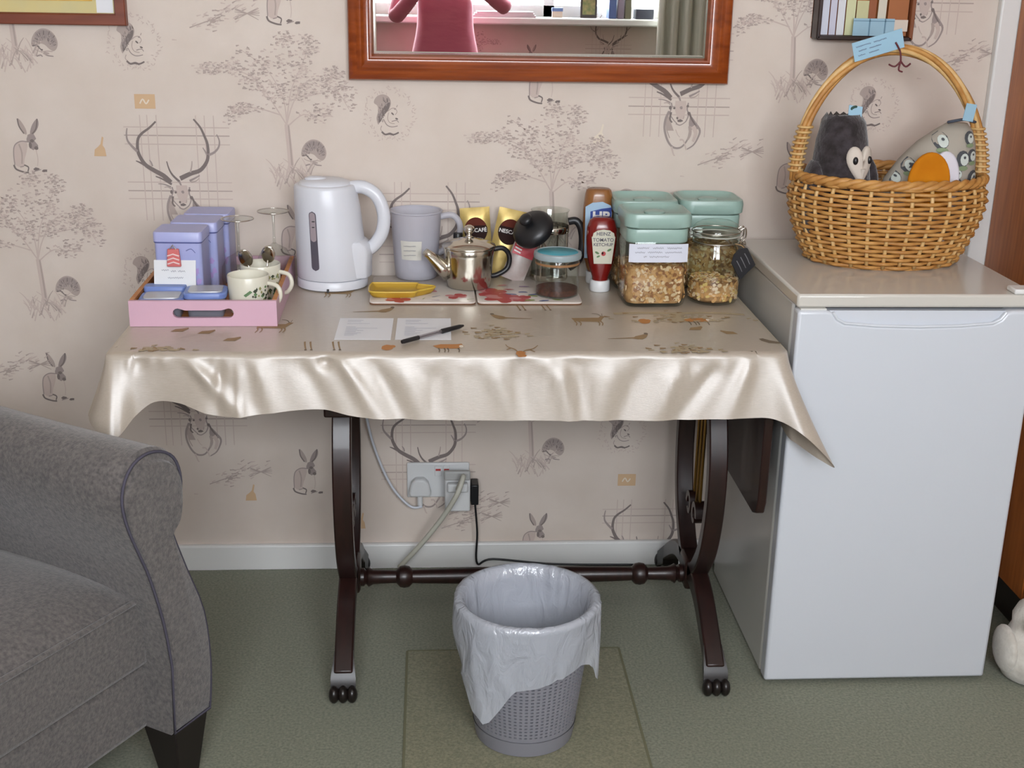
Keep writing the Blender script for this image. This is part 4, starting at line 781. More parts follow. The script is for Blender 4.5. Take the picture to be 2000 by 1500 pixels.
b.loft(gauge(0.046, 0.172, 0.0085, 0.0012), closed=False); b.build('gauge_window', mat('gauge_dark', '#55525c', 0.15, spec=0.6), ke, smooth=60)
b = MB(); b.loft(gauge(0.108, 0.170, 0.0066, 0.0018), closed=False); b.build('gauge_empty', mat('gauge_pale', '#9b8f94', 0.2), ke, smooth=60)
for z in (0.138, 0.150): MB().box(-0.0355, -0.0295, -0.0632, -0.0610, z, z+0.002).build('level_mark', M_black, ke, smooth=0)
MB().box(-0.008, -0.003, -0.0715, -0.0690, 0.0005, 0.008).build('cord_notch', M_black, ke, smooth=0)

# --- placemats
M_mat = mat('placemat_face', '#cfc6be', 0.3, spec=0.5); M_cork = mat('cork_edge', '#6b4a33', 0.8)
PINK_ = [mat('petal_red', '#b3484a', 0.4), mat('petal_pink', '#c98585', 0.4), mat('petal_blue', '#5d6a93', 0.4), mat('stem_green', '#8a9a5a', 0.4), mat('petal_lilac', '#93789a', 0.4)]
for k, (x0_, x1_, lb) in enumerate(((-0.126, 0.0925, 'floral placemat under the yellow spoon rest and teapot'), (0.0965, 0.314, 'floral placemat under the teal-lidded canister'))):
    pm = thing('placemat', lb, 'placemat', ((x0_+x1_)/2, -0.175, ZB), 0, 'floral placemats')
    b = MB(); sweep_rr(b, [(x1_-x0_, 0.222, 0), (x1_-x0_, 0.222, 0.003)], 0.012); b.build('cork_back', M_cork, pm, smooth=0)
    b = MB(); sweep_rr(b, [(x1_-x0_, 0.222, 0.003), (x1_-x0_, 0.222, 0.0055), (x1_-x0_-0.003, 0.219, 0.0062)], 0.012); b.build('face', M_mat, pm, smooth=30)
    s = Strokes(0.001, 0.001); rnd = random.Random(40+k)
    def flower(cx_, cy_, r_, t_):
        for q_ in range(6): a = q_*PI/3+rnd.random(); s.blot((cx_+r_*0.6*math.cos(a), cy_+r_*0.6*math.sin(a)), r_*0.6, r_*0.45, t_ if q_ % 3 else 1, a, 10, 0.15)
    if k == 0:
        flower(70, 62, 20, 0); flower(-50, 92, 22, 0); flower(10, 20, 18, 1)
        for x, y in ((0, 88), (34, 96), (20, 70), (92, 90), (-92, 60)): s.line([(x, y), (x+rnd.uniform(-22, 22), y+rnd.uniform(-14, 14))], 3, 1.4, rnd.choice((2, 3, 4)))
    else:
        flower(-78, 30, 30, 0); flower(-55, 78, 34, 0); flower(-15, 82, 22, 0)
        for x, y, t_ in ((-40, 5, 0), (-10, 28, 2), (12, 48, 2), (-35, 46, 2), (40, 30, 2), (8, 60, 3), (60, 92, 3), (0, 96, 3), (50, 70, 2), (-5, -20, 4), (-50, -30, 1), (70, 55, 2), (30, 100, 2)):
            s.blot((x, y), 12, 5, t_, rnd.uniform(-.4, .4), 12, .25)
    place(s.mesh('flower_print', PINK_), 'flower_print', pm, (0, 0, 0.0064), (0, 0, 0))
ZM = ZB+0.0068
# --- yellow spoon rest
M_yel = mat('yellow_silicone', '#b08c2e', 0.38, spec=0.4)
sr = thing('spoon_rest', 'yellow dished spoon rest lying on the placemat by the jug', 'spoon rest', (-0.062, -0.215, ZM))
OUT = [(-0.064, 0.030), (-0.066, -0.022), (-0.054, -0.042), (0.022, -0.042), (0.036, -0.030), (0.066, -0.004), (0.070, 0.010), (0.056, 0.018), (0.036, 0.026), (0.030, 0.036), (-0.050, 0.038)]
O2 = [(p.x, p.y) for p in smooth_path([(a, c, 0) for a, c in reversed(OUT)], 4, True)]
def sc_(k, z, kk=None): return [(x*k, y*(kk or k), z) for x, y in O2]
MB().loft([sc_(0.90, 0.0), sc_(0.985, 0.007), sc_(1.0, 0.012), sc_(0.965, 0.013), sc_(0.92, 0.010, 0.90), sc_(0.86, 0.005, 0.82)]).build('dish', M_yel, sr, smooth=60)
MB().tube([(x, y, 0.0125) for x, y in O2], 0.0022, 6, closed=True).build('rim', mat('yellow_rim', '#c9a83f', 0.35), sr, smooth=180)
# --- frosted measuring jug
M_jug = glass('frosted_plastic', '#eeeef3', 0.3, 0.62, '#e6e6ee', 1.35)
jg = thing('plastic_jug', 'frosted grey plastic jug with a paper label behind the teapot', 'jug', (-0.032, -0.068, ZM))
MB().lathe([(0.040, 0.0), (0.0455, 0.003), (0.048, 0.03), (0.0555, 0.145), (0.0575, 0.149), (0.0545, 0.147), (0.046, 0.03), (0.040, 0.006)], 40).build('jug_body', M_jug, jg, smooth=60)
MB().tube([(0.0565*math.cos(a), 0.0565*math.sin(a), 0.148) for a in [2*PI*i/40 for i in range(40)]], 0.0022, 6, closed=True).build('rim', M_jug, jg, smooth=180)
MB().tube(smooth_path([(0.052, 0.0, 0.135), (0.080, 0.0, 0.138), (0.096, 0.0, 0.118), (0.092, 0.0, 0.088), (0.066, 0.0, 0.064), (0.048, 0, 0.054)], 6), 0.007, 10).build('handle', M_jug, jg, smooth=180)
b = MB(); b.loft([[( (0.0505+0.0075*(z-0.06)/0.085)*math.cos(a), (0.0505+0.0075*(z-0.06)/0.085)*math.sin(a), z) for a in [math.radians(-128+52*i/8) for i in range(9)]] for z in (0.048, 0.090)], closed=False); lb_ = b.build('paper_label', mat('label_paper', '#c9c7bf', 0.7), jg, smooth=180)
s = Strokes(0.001, 0.001)
for y in (-80, -70, -60): s.scribble(-26, y, 26, 3, 0, 0.7)
place(s.mesh('handwriting', [M_grey]), 'handwriting', lb_, (0.0, -0.0545, 0), (PI/2, 0, 0))
# --- teapot
M_tea = mat('teapot_steel', '#cdc7ba', 0.15, metal=1.0)
tp = thing('steel_teapot', 'polished steel teapot with knobbed lid on the placemats', 'teapot', (0.082, -0.150, ZM), 0.0)
MB().lathe([(0.044, 0.0), (0.047, 0.002), (0.050, 0.03), (0.054, 0.068), (0.0555, 0.084), (0.053, 0.088)], 48).build('pot_body', M_tea, tp, smooth=60)
l_ = MB().lathe([(0.0575, 0.0865), (0.058, 0.0885), (0.0555, 0.092), (0.038, 0.100), (0.012, 0.106), (0.0, 0.107)], 48).build('lid', M_tea, tp, smooth=60)
MB().lathe([(0.012, 0.106), (0.006, 0.109), (0.005, 0.114), (0.010, 0.118), (0.0125, 0.124), (0.010, 0.130), (0.004, 0.133)], 24).build('knob', M_chrome, l_, smooth=180)
MB().tube([(-0.042, -0.010, 0.030), (-0.060, -0.016, 0.048), (-0.086, -0.022, 0.074), (-0.094, -0.024, 0.080)], [0.020, 0.0165, 0.0095, 0.0085], 18).build('spout', M_tea, tp, smooth=180)
MB().tube(smooth_path([(0.050, 0.010, 0.078), (0.074, 0.014, 0.080), (0.088, 0.018, 0.062), (0.084, 0.016, 0.036), (0.062, 0.012, 0.022), (0.048, 0.010, 0.020)], 5), 0.0055, 10).build('handle', M_black, tp, smooth=180)
# --- coffee sachets against the wall
M_gold = mat('gold_foil', '#b39a58', 0.3, metal=0.45, col2='#c2ab6c', nscale=30, bump=0.3, bscale=40); M_cof = mat('coffee_brown', '#2b1a17', 0.7, spec=0.1); M_cof2 = mat('coffee_red', '#5a2a20', 0.7, spec=0.1); M_lett = mat('white_letter', '#d8d4d0', 0.5)
for k, (x, rz_, rt, lb) in enumerate(((0.106, 0.0, -0.06, 'gold coffee sachet leaning upright behind the teapot lid'), (0.152, 0.0, 0.22, 'gold coffee sachet tilted against the black lid'))):
    sa = thing('coffee_sachet', lb, 'sachet', (x, -0.062-0.006*k, ZM), 0, 'gold coffee sachets')
    rings = []
    for i in range(13):
        t = i/12; th = 0.009*math.sin(PI*t)**0.6+0.0006; hw = 0.033; zz_ = 0.152*t
        rings.append([(hw*q_, -th*(1-q_*q_)**0.5 if sg < 0 else th*(1-q_*q_)**0.5, zz_+0.0012*math.sin(q_*9)*(i == 12)) for q_, sg in [(-1, -1), (-0.7, -1), (-0.35, -1), (0, -1), (0.35, -1), (0.7, -1), (1, -1), (0.7, 1), (0, 1), (-0.7, 1)]])
    bd = MB().loft(rings).build('foil_pouch', M_gold, sa, smooth=60); bd.rotation_euler = (-0.16, rt, 0)
    b = MB(); cz = 0.102
    for r0, y_, mi_ in ((0.0255, -0.0098, 0),):
        P_ = [(r_*math.cos(a), y_-0.0006, cz+1.12*r_*math.sin(a)) for r_ in (r0,) for a in [2*PI*i/28 for i in range(28)]]
        b.add(P_, [tuple(range(28))], 0)
        b.add([(r0*0.97*math.cos(a), y_-0.0009, cz+1.1*r0*math.sin(a)) for a in [PI*0.12+PI*0.76*i/14 for i in range(15)]], [tuple(range(15))], 1)
    b.build('round_emblem', [M_cof, M_cof2], bd, smooth=0)
    sh = -0.004
    MB().add([(-0.0255, -0.0112, cz-0.006), (0.0255, -0.0112, cz-0.006+0.0), (0.0255, -0.0112, cz+0.006), (-0.0255, -0.0112, cz+0.006)], [(0, 1, 2, 3)]).build('band', mat('band_dark', '#2c2222', 0.7, spec=0.1), bd, smooth=0)
    text('lettering', 'NESCAFÉ', 0.0118, M_lett, bd, (0, -0.0116, cz), bold=0.0002)
# --- slim black bottle top behind the teapot
bb = thing('small_bottle', 'small black capped bottle between the jug and the gold sachet', 'bottle', (0.060, -0.075, ZM))
MB().lathe([(0.010, 0), (0.011, 0.002), (0.011, 0.06), (0.009, 0.07)], 20).build('bottle_body', mat('bottle_grey', '#8d8f96', 0.4), bb, smooth=50)
MB().lathe([(0.0105, 0.068), (0.0105, 0.098), (0.009, 0.101)], 20).build('cap', M_black, bb, smooth=50)
# --- red and white packet
pk = thing('snack_packet', 'red and white crimped snack packet leaning behind the teapot handle', 'packet', (0.178, -0.098, ZM), 0.0)
rings = []
for i in range(11):
    t = i/10; th = 0.012*math.sin(PI*t)**0.7+0.0006; rings.append([(0.026*q_, (-th if sg < 0 else th)*(1-q_*q_)**.5, 0.095*t) for q_, sg in [(-1, -1), (-0.6, -1), (0, -1), (0.6, -1), (1, -1), (0.6, 1), (0, 1), (-0.6, 1)]])
bd = MB().loft(rings).build('wrapper', mat('white_foil', '#b9b0ac', 0.35, col2='#a58f8a', nscale=25), pk, smooth=60); bd.rotation_euler = (-0.1, 0.38, 0)
b = MB(); b.add([(-0.024, -0.0128, 0.058), (0.024, -0.0128, 0.058), (0.0245, -0.006, 0.090), (-0.0245, -0.006, 0.090)], [(0, 1, 2, 3)]); b.build('red_band', mat('packet_red', '#b02a36', 0.35), bd, smooth=0)
for z in (0.064, 0.071, 0.078): MB().add([(-0.022, -0.0136+0.0, z), (-0.006, -0.0136, z-0.002), (-0.006, -0.0134, z+0.001), (-0.022, -0.0134, z+0.003)], [(0, 1, 2, 3)]).build('stripe', M_lett, bd, smooth=0)
# --- cafetiere and its loose lid
cf = thing('cafetiere', 'glass cafetiere in a steel frame with black handle by the sauce bottles', 'cafetiere', (0.262, -0.075, ZM))
MB().lathe([(0.036, 0.004), (0.040, 0.008), (0.040, 0.148), (0.043, 0.153), (0.041, 0.152), (0.038, 0.146), (0.038, 0.012)], 36).build('beaker', M_gl, cf, smooth=60)
MB().lathe([(0.042, 0), (0.043, 0.004), (0.0425, 0.012), (0.0415, 0.012)], 36).build('frame_base', M_chrome, cf, smooth=60)
MB().lathe([(0.0412, 0.104), (0.0425, 0.105), (0.0425, 0.118), (0.0412, 0.119)], 36, cap0=False, cap1=False).build('frame_band', M_chrome, cf, smooth=60)
for a in (60, 150, 240, 330): a = math.radians(a); MB().tube([(0.0425*math.cos(a), 0.0425*math.sin(a), 0.006), (0.0425*math.cos(a), 0.0425*math.sin(a), 0.115)], 0.002, 6).build('frame_bar', M_chrome, cf)
MB().tube(smooth_path([(0.040, -0.006, 0.128), (0.056, -0.008, 0.130), (0.067, -0.010, 0.116), (0.072, -0.010, 0.085), (0.066, -0.010, 0.045), (0.044, -0.006, 0.024)], 6), 0.007, 10, flat=1.2).build('handle', M_black, cf, smooth=180)
ld = thing('cafetiere_plunger', 'black domed cafetiere plunger with knob propped on its edge', 'plunger', (0.222, -0.128, ZM+0.118))
q_ = MB().lathe([(0.020, -0.010), (0.044, -0.006), (0.0465, 0.002), (0.045, 0.010), (0.038, 0.019), (0.022, 0.025), (0.008, 0.027)], 40).build('dome', M_black, ld, smooth=60)
q2 = MB().lathe([(0.007, 0.026), (0.006, 0.030), (0.013, 0.034), (0.015, 0.040), (0.012, 0.045), (0.004, 0.047)], 24).build('knob', M_black, ld, smooth=60)
q3 = MB().tube([(0, 0, -0.008), (0, 0, -0.06)], 0.0022, 8).build('plunger_rod', M_chrome, ld)
for o_ in (q_, q2, q3): o_.rotation_euler = (0.55, -0.62, 0)
# --- canister with teal lid and ground coffee
M_bl = glass('canister_glass', '#fafcfa', 0.02, ior=1.45)
cn = thing('coffee_canister', 'round clear canister with teal lid and a little ground coffee', 'canister', (0.266, -0.222, ZM))
MB().lathe([(0.042, 0.0), (0.0455, 0.002), (0.0465, 0.006), (0.0465, 0.078), (0.044, 0.084), (0.0445, 0.078), (0.0445, 0.006), (0.041, 0.003)], 40).build('beaker', M_bl, cn, smooth=50)
MB().lathe([(0.040, 0.0035), (0.0442, 0.005), (0.0442, 0.016), (0.036, 0.018), (0.0, 0.019)], 40).build('ground_coffee', mat('ground_coffee', '#43231a', 0.95, col2='#5a3022', nscale=160, bump=0.6), cn, smooth=60)['kind'] = 'stuff'
MB().lathe([(0.0468, 0.068), (0.0468, 0.073)], 40, cap0=False, cap1=False).build('seal_ring', mat('amber_seal', '#8f6a48', 0.4), cn, smooth=60)
MB().lathe([(0.0455, 0.078), (0.0495, 0.080), (0.0508, 0.086), (0.0495, 0.092), (0.045, 0.0935), (0.043, 0.0915), (0.0, 0.0905)], 44).build('lid_ring', mat('lid_grey', '#93a0a4', 0.35), cn, smooth=50)
MB().lathe([(0.0432, 0.0912), (0.042, 0.0925), (0.0, 0.0930)], 44).build('lid_disc', mat('teal_lid', '#3f98a8', 0.35), cn, smooth=50)
# --- sauce bottles
hpb = thing('brown_sauce_bottle', 'brown sauce squeezy bottle with blue label behind the ketchup', 'sauce bottle', (0.366, -0.085, ZB))
M_bs = mat('brown_sauce', '#7a4a25', 0.25, spec=0.6, col2='#8d5d30', nscale=12); M_capw = mat('white_cap', '#d6d7d8', 0.4)
b = MB(); sweep_rr(b, [(0.034, 0.034, 0.022), (0.044, 0.040, 0.034), (0.058, 0.046, 0.060), (0.066, 0.048, 0.10), (0.066, 0.048, 0.165), (0.060, 0.046, 0.195), (0.054, 0.042, 0.206), (0.046, 0.036, 0.209)], 0.021, 6); b.build('bottle', M_bs, hpb, smooth=70)
b = MB(); sweep_rr(b, [(0.042, 0.042, 0), (0.044, 0.044, 0.002), (0.044, 0.044, 0.026)], 0.021, 6); b.build('cap', M_capw, hpb, smooth=50)
lab = MB().prism([(-0.030, 0.06), (0.024, 0.06), (0.027, 0.160), (0.024, 0.176), (0.006, 0.184), (-0.016, 0.182), (-0.031, 0.173)], 'y', -0.0252, -0.0238).build('label', mat('label_sky', '#9db8cf', 0.4), hpb, smooth=0)
MB().prism([(-0.020, 0.10), (0.026, 0.10), (0.026, 0.172), (0.004, 0.169), (-0.020, 0.163)], 'y', -0.0258, -0.0250).build('label_panel', mat('label_blue', '#233a86', 0.4), lab, smooth=0)
text('lettering', 'HP', 0.027, M_lett, lab, (0.003, -0.0261, 0.152), bold=0.0011, sx=1.12)
kb = thing('ketchup_bottle', 'red ketchup bottle standing on its white cap with shield label', 'sauce bottle', (0.366, -0.158, ZB))
M_ke = mat('ketchup_red', '#6e1512', 0.22, spec=0.6, col2='#7c1a15', nscale=6)
b = MB(); sweep_rr(b, [(0.034, 0.034, 0.024), (0.036, 0.036, 0.032), (0.050, 0.042, 0.052), (0.062, 0.046, 0.082), (0.066, 0.048, 0.112), (0.064, 0.046, 0.138), (0.054, 0.042, 0.154), (0.038, 0.032, 0.160)], 0.022, 6); b.build('bottle', M_ke, kb, smooth=70)
b = MB(); sweep_rr(b, [(0.042, 0.040, 0), (0.044, 0.042, 0.002), (0.043, 0.041, 0.022), (0.040, 0.038, 0.024)], 0.020, 6); b.build('cap', M_capw, kb, smooth=50)
sh = [(-0.018, 0.064), (0.020, 0.064), (0.026, 0.122), (0.0245, 0.123), (0.023, 0.130), (0.014, 0.136), (0.001, 0.138), (-0.012, 0.136), (-0.021, 0.130), (-0.0225, 0.123), (-0.0245, 0.122)]
lab = MB().prism(sh, 'y', -0.0252, -0.0220).build('label', mat('label_cream', '#c9c6b4', 0.45), kb, smooth=0)
M_lk = mat('label_ink', '#5a5560', 0.5)
for body, z, sz_ in (('HEINZ', 0.1285, 0.0105), ('TOMATO', 0.1155, 0.0105), ('KETCHUP', 0.1055, 0.0095)): text('lettering', body, sz_, M_lk, lab, (0.0005, -0.0254, z), bold=0.00015)
s = Strokes(0.001, 0.001); s.blot((2, -86), 5, 5, 0); s.blot((0, -87), 2, 3, 2); s.blot((-12, -88), 5, 2.4, 1, .5); s.blot((14, -94), 5, 2.4, 1, -.5); s.blot((-9, -80), 4, 2, 1, -.4)
place(s.mesh('tomato_print', [PINK_[0], MINK[0], M_cof]), 'tomato_print', lab, (0, -0.0254, 0), (PI/2, 0, 0))
# --- square glass canisters with green lids
M_green = mat('sage_lid', '#93aea5', 0.3, spec=0.5); M_cer = mat('cereal', '#9a6a3c', 0.85, col2='#c79a68', nscale=55, ndet=5, bump=1.0, bscale=70, lo=0.38, hi=0.6)
def cereal_fill(name, parent, flakes, seed, inside, m_):
    rnd = random.Random(seed); b = MB()
    for _ in range(flakes):
        c_, n_ = inside(rnd); n_ = Vector(n_).normalized(); u_ = n_.orthogonal().normalized(); v_ = n_.cross(u_); a = rnd.uniform(0, PI); u_, v_ = u_*math.cos(a)+v_*math.sin(a), v_*math.cos(a)-u_*math.sin(a)
        r1, r2 = rnd.uniform(0.003, 0.0065), rnd.uniform(0.0022, 0.0045); c_ = Vector(c_)
        ring = [c_+u_*r1*math.cos(t)+v_*r2*math.sin(t) for t in [PI*i/3 for i in range(6)]]; top_ = [p+n_*0.0016 for p in ring]
        b.loft([ring, top_], mi=rnd.choice((0, 0, 1, 1, 2)))
    o = b.build(name, m_, parent, smooth=0); o['kind'] = 'stuff'; return o
FL = [mat('flake_gold', '#c2925a', 0.8), mat('flake_pale', '#d8bc98', 0.8), mat('flake_brown', '#8f5e38', 0.8)]
def canister(x, y, lb, fill=0.0, label=False, rz=0):
    g_ = thing('glass_canister', lb, 'canister', (x, y, ZB), rz, 'square canisters with green lids')
    b = MB(); sweep_rr(b, [(0.118, 0.112, 0), (0.126, 0.120, 0.004), (0.130, 0.124, 0.014), (0.130, 0.124, 0.135), (0.124, 0.118, 0.142), (0.122, 0.116, 0.142), (0.126, 0.120, 0.134), (0.126, 0.120, 0.016), (0.118, 0.112, 0.006)], 0.022, 6, cap1=True); b.build('jar', M_bl, g_, smooth=50)
    b = MB(); sweep_rr(b, [(0.124, 0.118, 0.134), (0.128, 0.122, 0.137), (0.128, 0.122, 0.160), (0.126, 0.120, 0.163)], 0.024, 6); b.build('lid_collar', M_green, g_, smooth=50)
    b = MB(); sweep_rr(b, [(0.128, 0.122, 0.164), (0.138, 0.132, 0.168), (0.140, 0.134, 0.186), (0.136, 0.130, 0.194), (0.126, 0.120, 0.196), (0.118, 0.112, 0.192), (0.108, 0.102, 0.186)], 0.028, 6); l_ = b.build('lid', M_green, g_, smooth=50)
    MB().ball((0, 0, 0.188), (0.022, 0.022, 0.005)).build('lid_button', M_green, l_, smooth=180)
    if fill:
        b = MB(); sweep_rr(b, [(0.114, 0.108, 0.007), (0.122, 0.116, 0.018), (0.122, 0.116, fill-0.006), (0.108, 0.104, fill)], 0.020, 6); c_ = b.build('cereal', M_cer, g_, smooth=60); c_['kind'] = 'stuff'
        def ins(rnd):
            f_ = rnd.random()
            if f_ < 0.5: return (rnd.uniform(-0.05, 0.05), -0.0575, rnd.uniform(0.012, fill)), (rnd.uniform(-.3, .3), -1, rnd.uniform(-.3, .3))
            if f_ < 0.8: s_ = rnd.choice((-1, 1)); return (0.0605*s_, rnd.uniform(-0.05, 0.05), rnd.uniform(0.014, fill)), (s_, rnd.uniform(-.3, .3), rnd.uniform(-.3, .3))
            return (rnd.uniform(-0.05, 0.05), rnd.uniform(-0.05, 0.05), fill-0.001), (rnd.uniform(-.5, .5), rnd.uniform(-.5, .5), 1)
        cereal_fill('cereal_flakes', g_, 420, int(x*1000), ins, FL)
    if label:
        b = MB(); b.loft([[(p[0], p[1]-0.0008, z) for p in ((-0.060, -0.0585), (-0.048, -0.0625), (-0.02, -0.0632), (0.02, -0.0632), (0.048, -0.0625), (0.062, -0.0585))] for z in (0.096, 0.134)], closed=False); lab = b.build('paper_label', mat('label_white', '#cdd0dc', 0.6), g_, smooth=60)
        s = Strokes(0.001, 0.001)
        for y_, seq in ((-126, ((-44, 24), (-12, 22), (18, 30))), (-117, ((-48, 20), (-22, 30), (14, 34))), (-108, ((-30, 6), (-18, 40)))):
            for x_, w_ in seq: s.scribble(x_, y_, w_, 4.2, 0, 0.8)
        place(s.mesh('handwriting', [M_grey]), 'handwriting', lab, (0, -0.0644, 0), (PI/2, 0, 0))
    return g_
canister(0.462, -0.243, 'square glass canister of cereal with a handwritten paper label', 0.085, True, 0.02)
canister(0.462, -0.098, 'square glass canister with green lid directly behind the labelled one', 0.05, False, 0.0)
canister(0.606, -0.088, 'square glass canister with green lid behind the clip-top jar', 0.09, False, 0.0)
# --- clip-top jar
kj = thing('clip_top_jar', 'round clip-top glass jar of oats with a black slate tag', 'jar', (0.594, -0.247, ZB))
MB().lathe([(0.042, 0), (0.050, 0.003), (0.054, 0.012), (0.0545, 0.03), (0.0545, 0.095), (0.052, 0.112), (0.046, 0.124), (0.0455, 0.132), (0.049, 0.134), (0.049, 0.142), (0.045, 0.142), (0.043, 0.124), (0.050, 0.108), (0.0525, 0.095), (0.0525, 0.03), (0.050, 0.012), (0.042, 0.006)], 44).build('jar', M_bl, kj, smooth=50)
MB().lathe([(0.0495, 0.142), (0.0495, 0.1445), (0.0455, 0.1445), (0.0455, 0.142)], 44, cap0=False, cap1=False).build('rubber_seal', mat('seal_rubber', '#a7a79c', 0.6), kj, smooth=40)
MB().lathe([(0.0445, 0.1445), (0.050, 0.146), (0.050, 0.156), (0.044, 0.164), (0.034, 0.170), (0.018, 0.172), (0.0, 0.170)], 44, cap0=False).build('glass_lid', M_bl, kj, smooth=50)
MB().tube([(0.0505*math.cos(a), 0.0505*math.sin(a), 0.151) for a in [2*PI*i/40 for i in range(40)]], 0.0013, 6, closed=True).build('lid_wire', M_steel, kj, smooth=180)
MB().tube([(0.047*math.cos(a), 0.047*math.sin(a), 0.129) for a in [2*PI*i/40 for i in range(40)]], 0.0015, 6, closed=True).build('neck_wire', M_steel, kj, smooth=180)
for dy in (-0.010, 0.010): MB().tube(smooth_path([(0.046, dy, 0.152), (0.058, dy, 0.158), (0.060, dy, 0.140), (0.054, dy, 0.126), (0.066, dy, 0.110), (0.071, dy*0.9, 0.098)], 4), 0.0017, 6).build('clip_wire', M_chrome, kj, smooth=180)
MB().tube(smooth_path([(0.050, 0.0, 0.128), (0.060, -0.012, 0.124), (0.056, -0.02, 0.132)], 4), 0.0015, 6).build('hinge_wire', M_chrome, kj)
MB().lathe([(0.043, 0.0065), (0.0495, 0.013), (0.0515, 0.028), (0.0505, 0.044), (0.030, 0.050), (0.0, 0.053)], 36).build('oats', M_cer, kj, smooth=60)['kind'] = 'stuff'
def ins(rnd):
    a = rnd.uniform(0, 2*PI)
    if rnd.random() < 0.6: return (0.0505*math.cos(a), 0.0505*math.sin(a), rnd.uniform(0.012, 0.047)), (math.cos(a), math.sin(a), rnd.uniform(-.3, .3))
    r_ = 0.048*math.sqrt(rnd.random()); return (r_*math.cos(a), r_*math.sin(a), 0.050+0.002*rnd.random()), (rnd.uniform(-.5, .5), rnd.uniform(-.5, .5), 1)
cereal_fill('oat_flakes', kj, 380, 77, ins, [FL[0], FL[1], mat('flake_oat', '#d2b470', 0.8)])
sl = thing('slate_tag', 'small black chalkboard tag tied to the clip-top jar', 'tag', (0.640, -0.300, ZB+0.096), 0.5)
b = MB(); b.prism([(-0.024, -0.028), (0.024, -0.028), (0.024, 0.018), (0.010, 0.029), (-0.010, 0.029), (-0.024, 0.018)], 'y', -0.0015, 0.0015); tg = b.build('slate', mat('slate_black', '#242428', 0.7), sl, rot=(0, -0.60, 0))
s = Strokes(0.001, 0.001)
for x_ in (-12, 0, 12): s.line([(x_, -14), (x_+random.uniform(-1, 1), 0), (x_, 16)], 1.8, 1.2, 0)
place(s.mesh('chalk_marks', [mat('chalk', '#77777c', 0.9)]), 'chalk_marks', tg, (0, -0.0018, 0), (PI/2, 0, 0))
MB().tube(smooth_path([(0.010, 0.0, 0.016), (0.008, 0.012, 0.030), (-0.004, 0.022, 0.034)], 4), 0.0011, 6).build('string', mat('jute', '#9a7d58', 0.9), sl)
# --- cards and pen
for px_, lb in (((648,663, 765,665, 772,622), 'printed white card lying on the cloth beside the other card'), ((765,664, 885,666, 893,623), 'printed white card lying under the ballpoint pen')):
    a = at(px_[0], px_[1], 'z', ZB); c_ = at(px_[2], px_[3], 'z', ZB); e_ = at(px_[4], px_[5], 'z', ZB); w_ = 0.105; d_ = 0.148
    ctr = (a.x+c_.x)/2+0.002; cd = thing('printed_card', lb, 'card', (ctr, -0.463, ZB), -0.01, 'printed cards')
    MB().box(-w_/2, w_/2, -d_/2, d_/2, 0, 0.0006).build('card_sheet', M_card, cd, smooth=0)
    s = Strokes(0.001, 0.001)
    for y_, l_ in ((-58, 30), (-48, 26), (-34, 44), (-10, 18), (-2, 60), (6, 22), (14, 34), (22, 20), (30, 30), (38, 24), (46, 18)): s.line([(-36, y_), (-36+l_, y_)], 2.2, 2.2, 0)
    place(s.mesh('print_lines', [mat('print_grey', '#b3b5c2', 0.6)]), 'print_lines', cd, (0, 0, 0.0009), (0, 0, 0))
pa_, pb_ = at(785,668,'z',ZB+0.005), at(905,636,'z',ZB+0.005); d_ = pb_-pa_; ln = d_.length
pn = thing('ballpoint_pen', 'clear ballpoint pen with black cap lying across a card', 'pen', (pa_.x, pa_.y, ZB+0.0052), math.atan2(d_.y, d_.x))
MB().tube([(0.0, 0, 0), (0.004, 0, 0), (ln*0.26, 0, 0)], [0.0035, 0.0042, 0.0042], 10).build('end_plug', M_black, pn)
MB().tube([(ln*0.26, 0, 0), (ln*0.68, 0, 0)], 0.0036, 10).build('barrel', glass('pen_barrel', '#e8e6e8', 0.1, 0.3, '#b5adb0'), pn)
MB().tube([(ln*0.2, 0, 0), (ln*0.7, 0, 0)], 0.0012, 8).build('ink_tube', M_black, pn)
cp_ = MB().tube([(ln*0.62, 0, 0), (ln*0.64, 0, 0), (ln*0.93, 0, 0), (ln, 0, 0)], [0.0038, 0.0048, 0.0042, 0.002], 10).build('cap', M_black, pn)
MB().box(ln*0.66, ln*0.90, 0.0035, 0.0075, -0.0015, 0.0015).build('pocket_clip', M_black, cp_, bevel=0.0008)

# ------------------------------------------------------------------ wicker basket on the fridge
BX, BY, BZ = 0.943, -0.255, 0.8325
M_wick = mat('willow', '#a8743a', 0.5, col2='#c08f50', nscale=40, stretch=(1, 1, 1), spec=0.4); M_wick2 = mat('willow_pale', '#c49c60', 0.5, col2='#d3b07a', nscale=50)
bk = thing('wicker_basket', 'wicker basket with tall hoop handle standing on the fridge', 'basket', (BX, BY, BZ), 0.0)
def brad(z):   # half width and half depth of the basket at height z above its base
    t = z/0.172; k = 0.152+0.048*math.sin(min(1, t*1.15)*PI/2)-0.010*max(0, t-0.8)/0.2
    return k, k*0.765-0.006
NS_ = 30
for i in range(NS_):
    a = 2*PI*(i+0.5)/NS_; pts = []
    for k in range(8): z = 0.004+0.168*k/7; rx, ry = brad(z); pts.append((rx*math.cos(a), ry*math.sin(a), z))
    MB().tube(pts, 0.0042, 6).build('stake', M_wick2, bk, smooth=180)
NR = 19
for r_ in range(NR):
    z = 0.006+0.162*r_/(NR-1); rx, ry = brad(z); pts = []
    for j in range(NS_*4):
        a = 2*PI*j/(NS_*4); w_ = 0.0052*math.cos(NS_/2*a*1.0+PI*(r_ % 2))
        pts.append(((rx+w_)*math.cos(a+PI/NS_), (ry+w_)*math.sin(a+PI/NS_), z))
    MB().tube(pts, 0.0041, 5, closed=True).build('weaver', M_wick, bk, smooth=180)
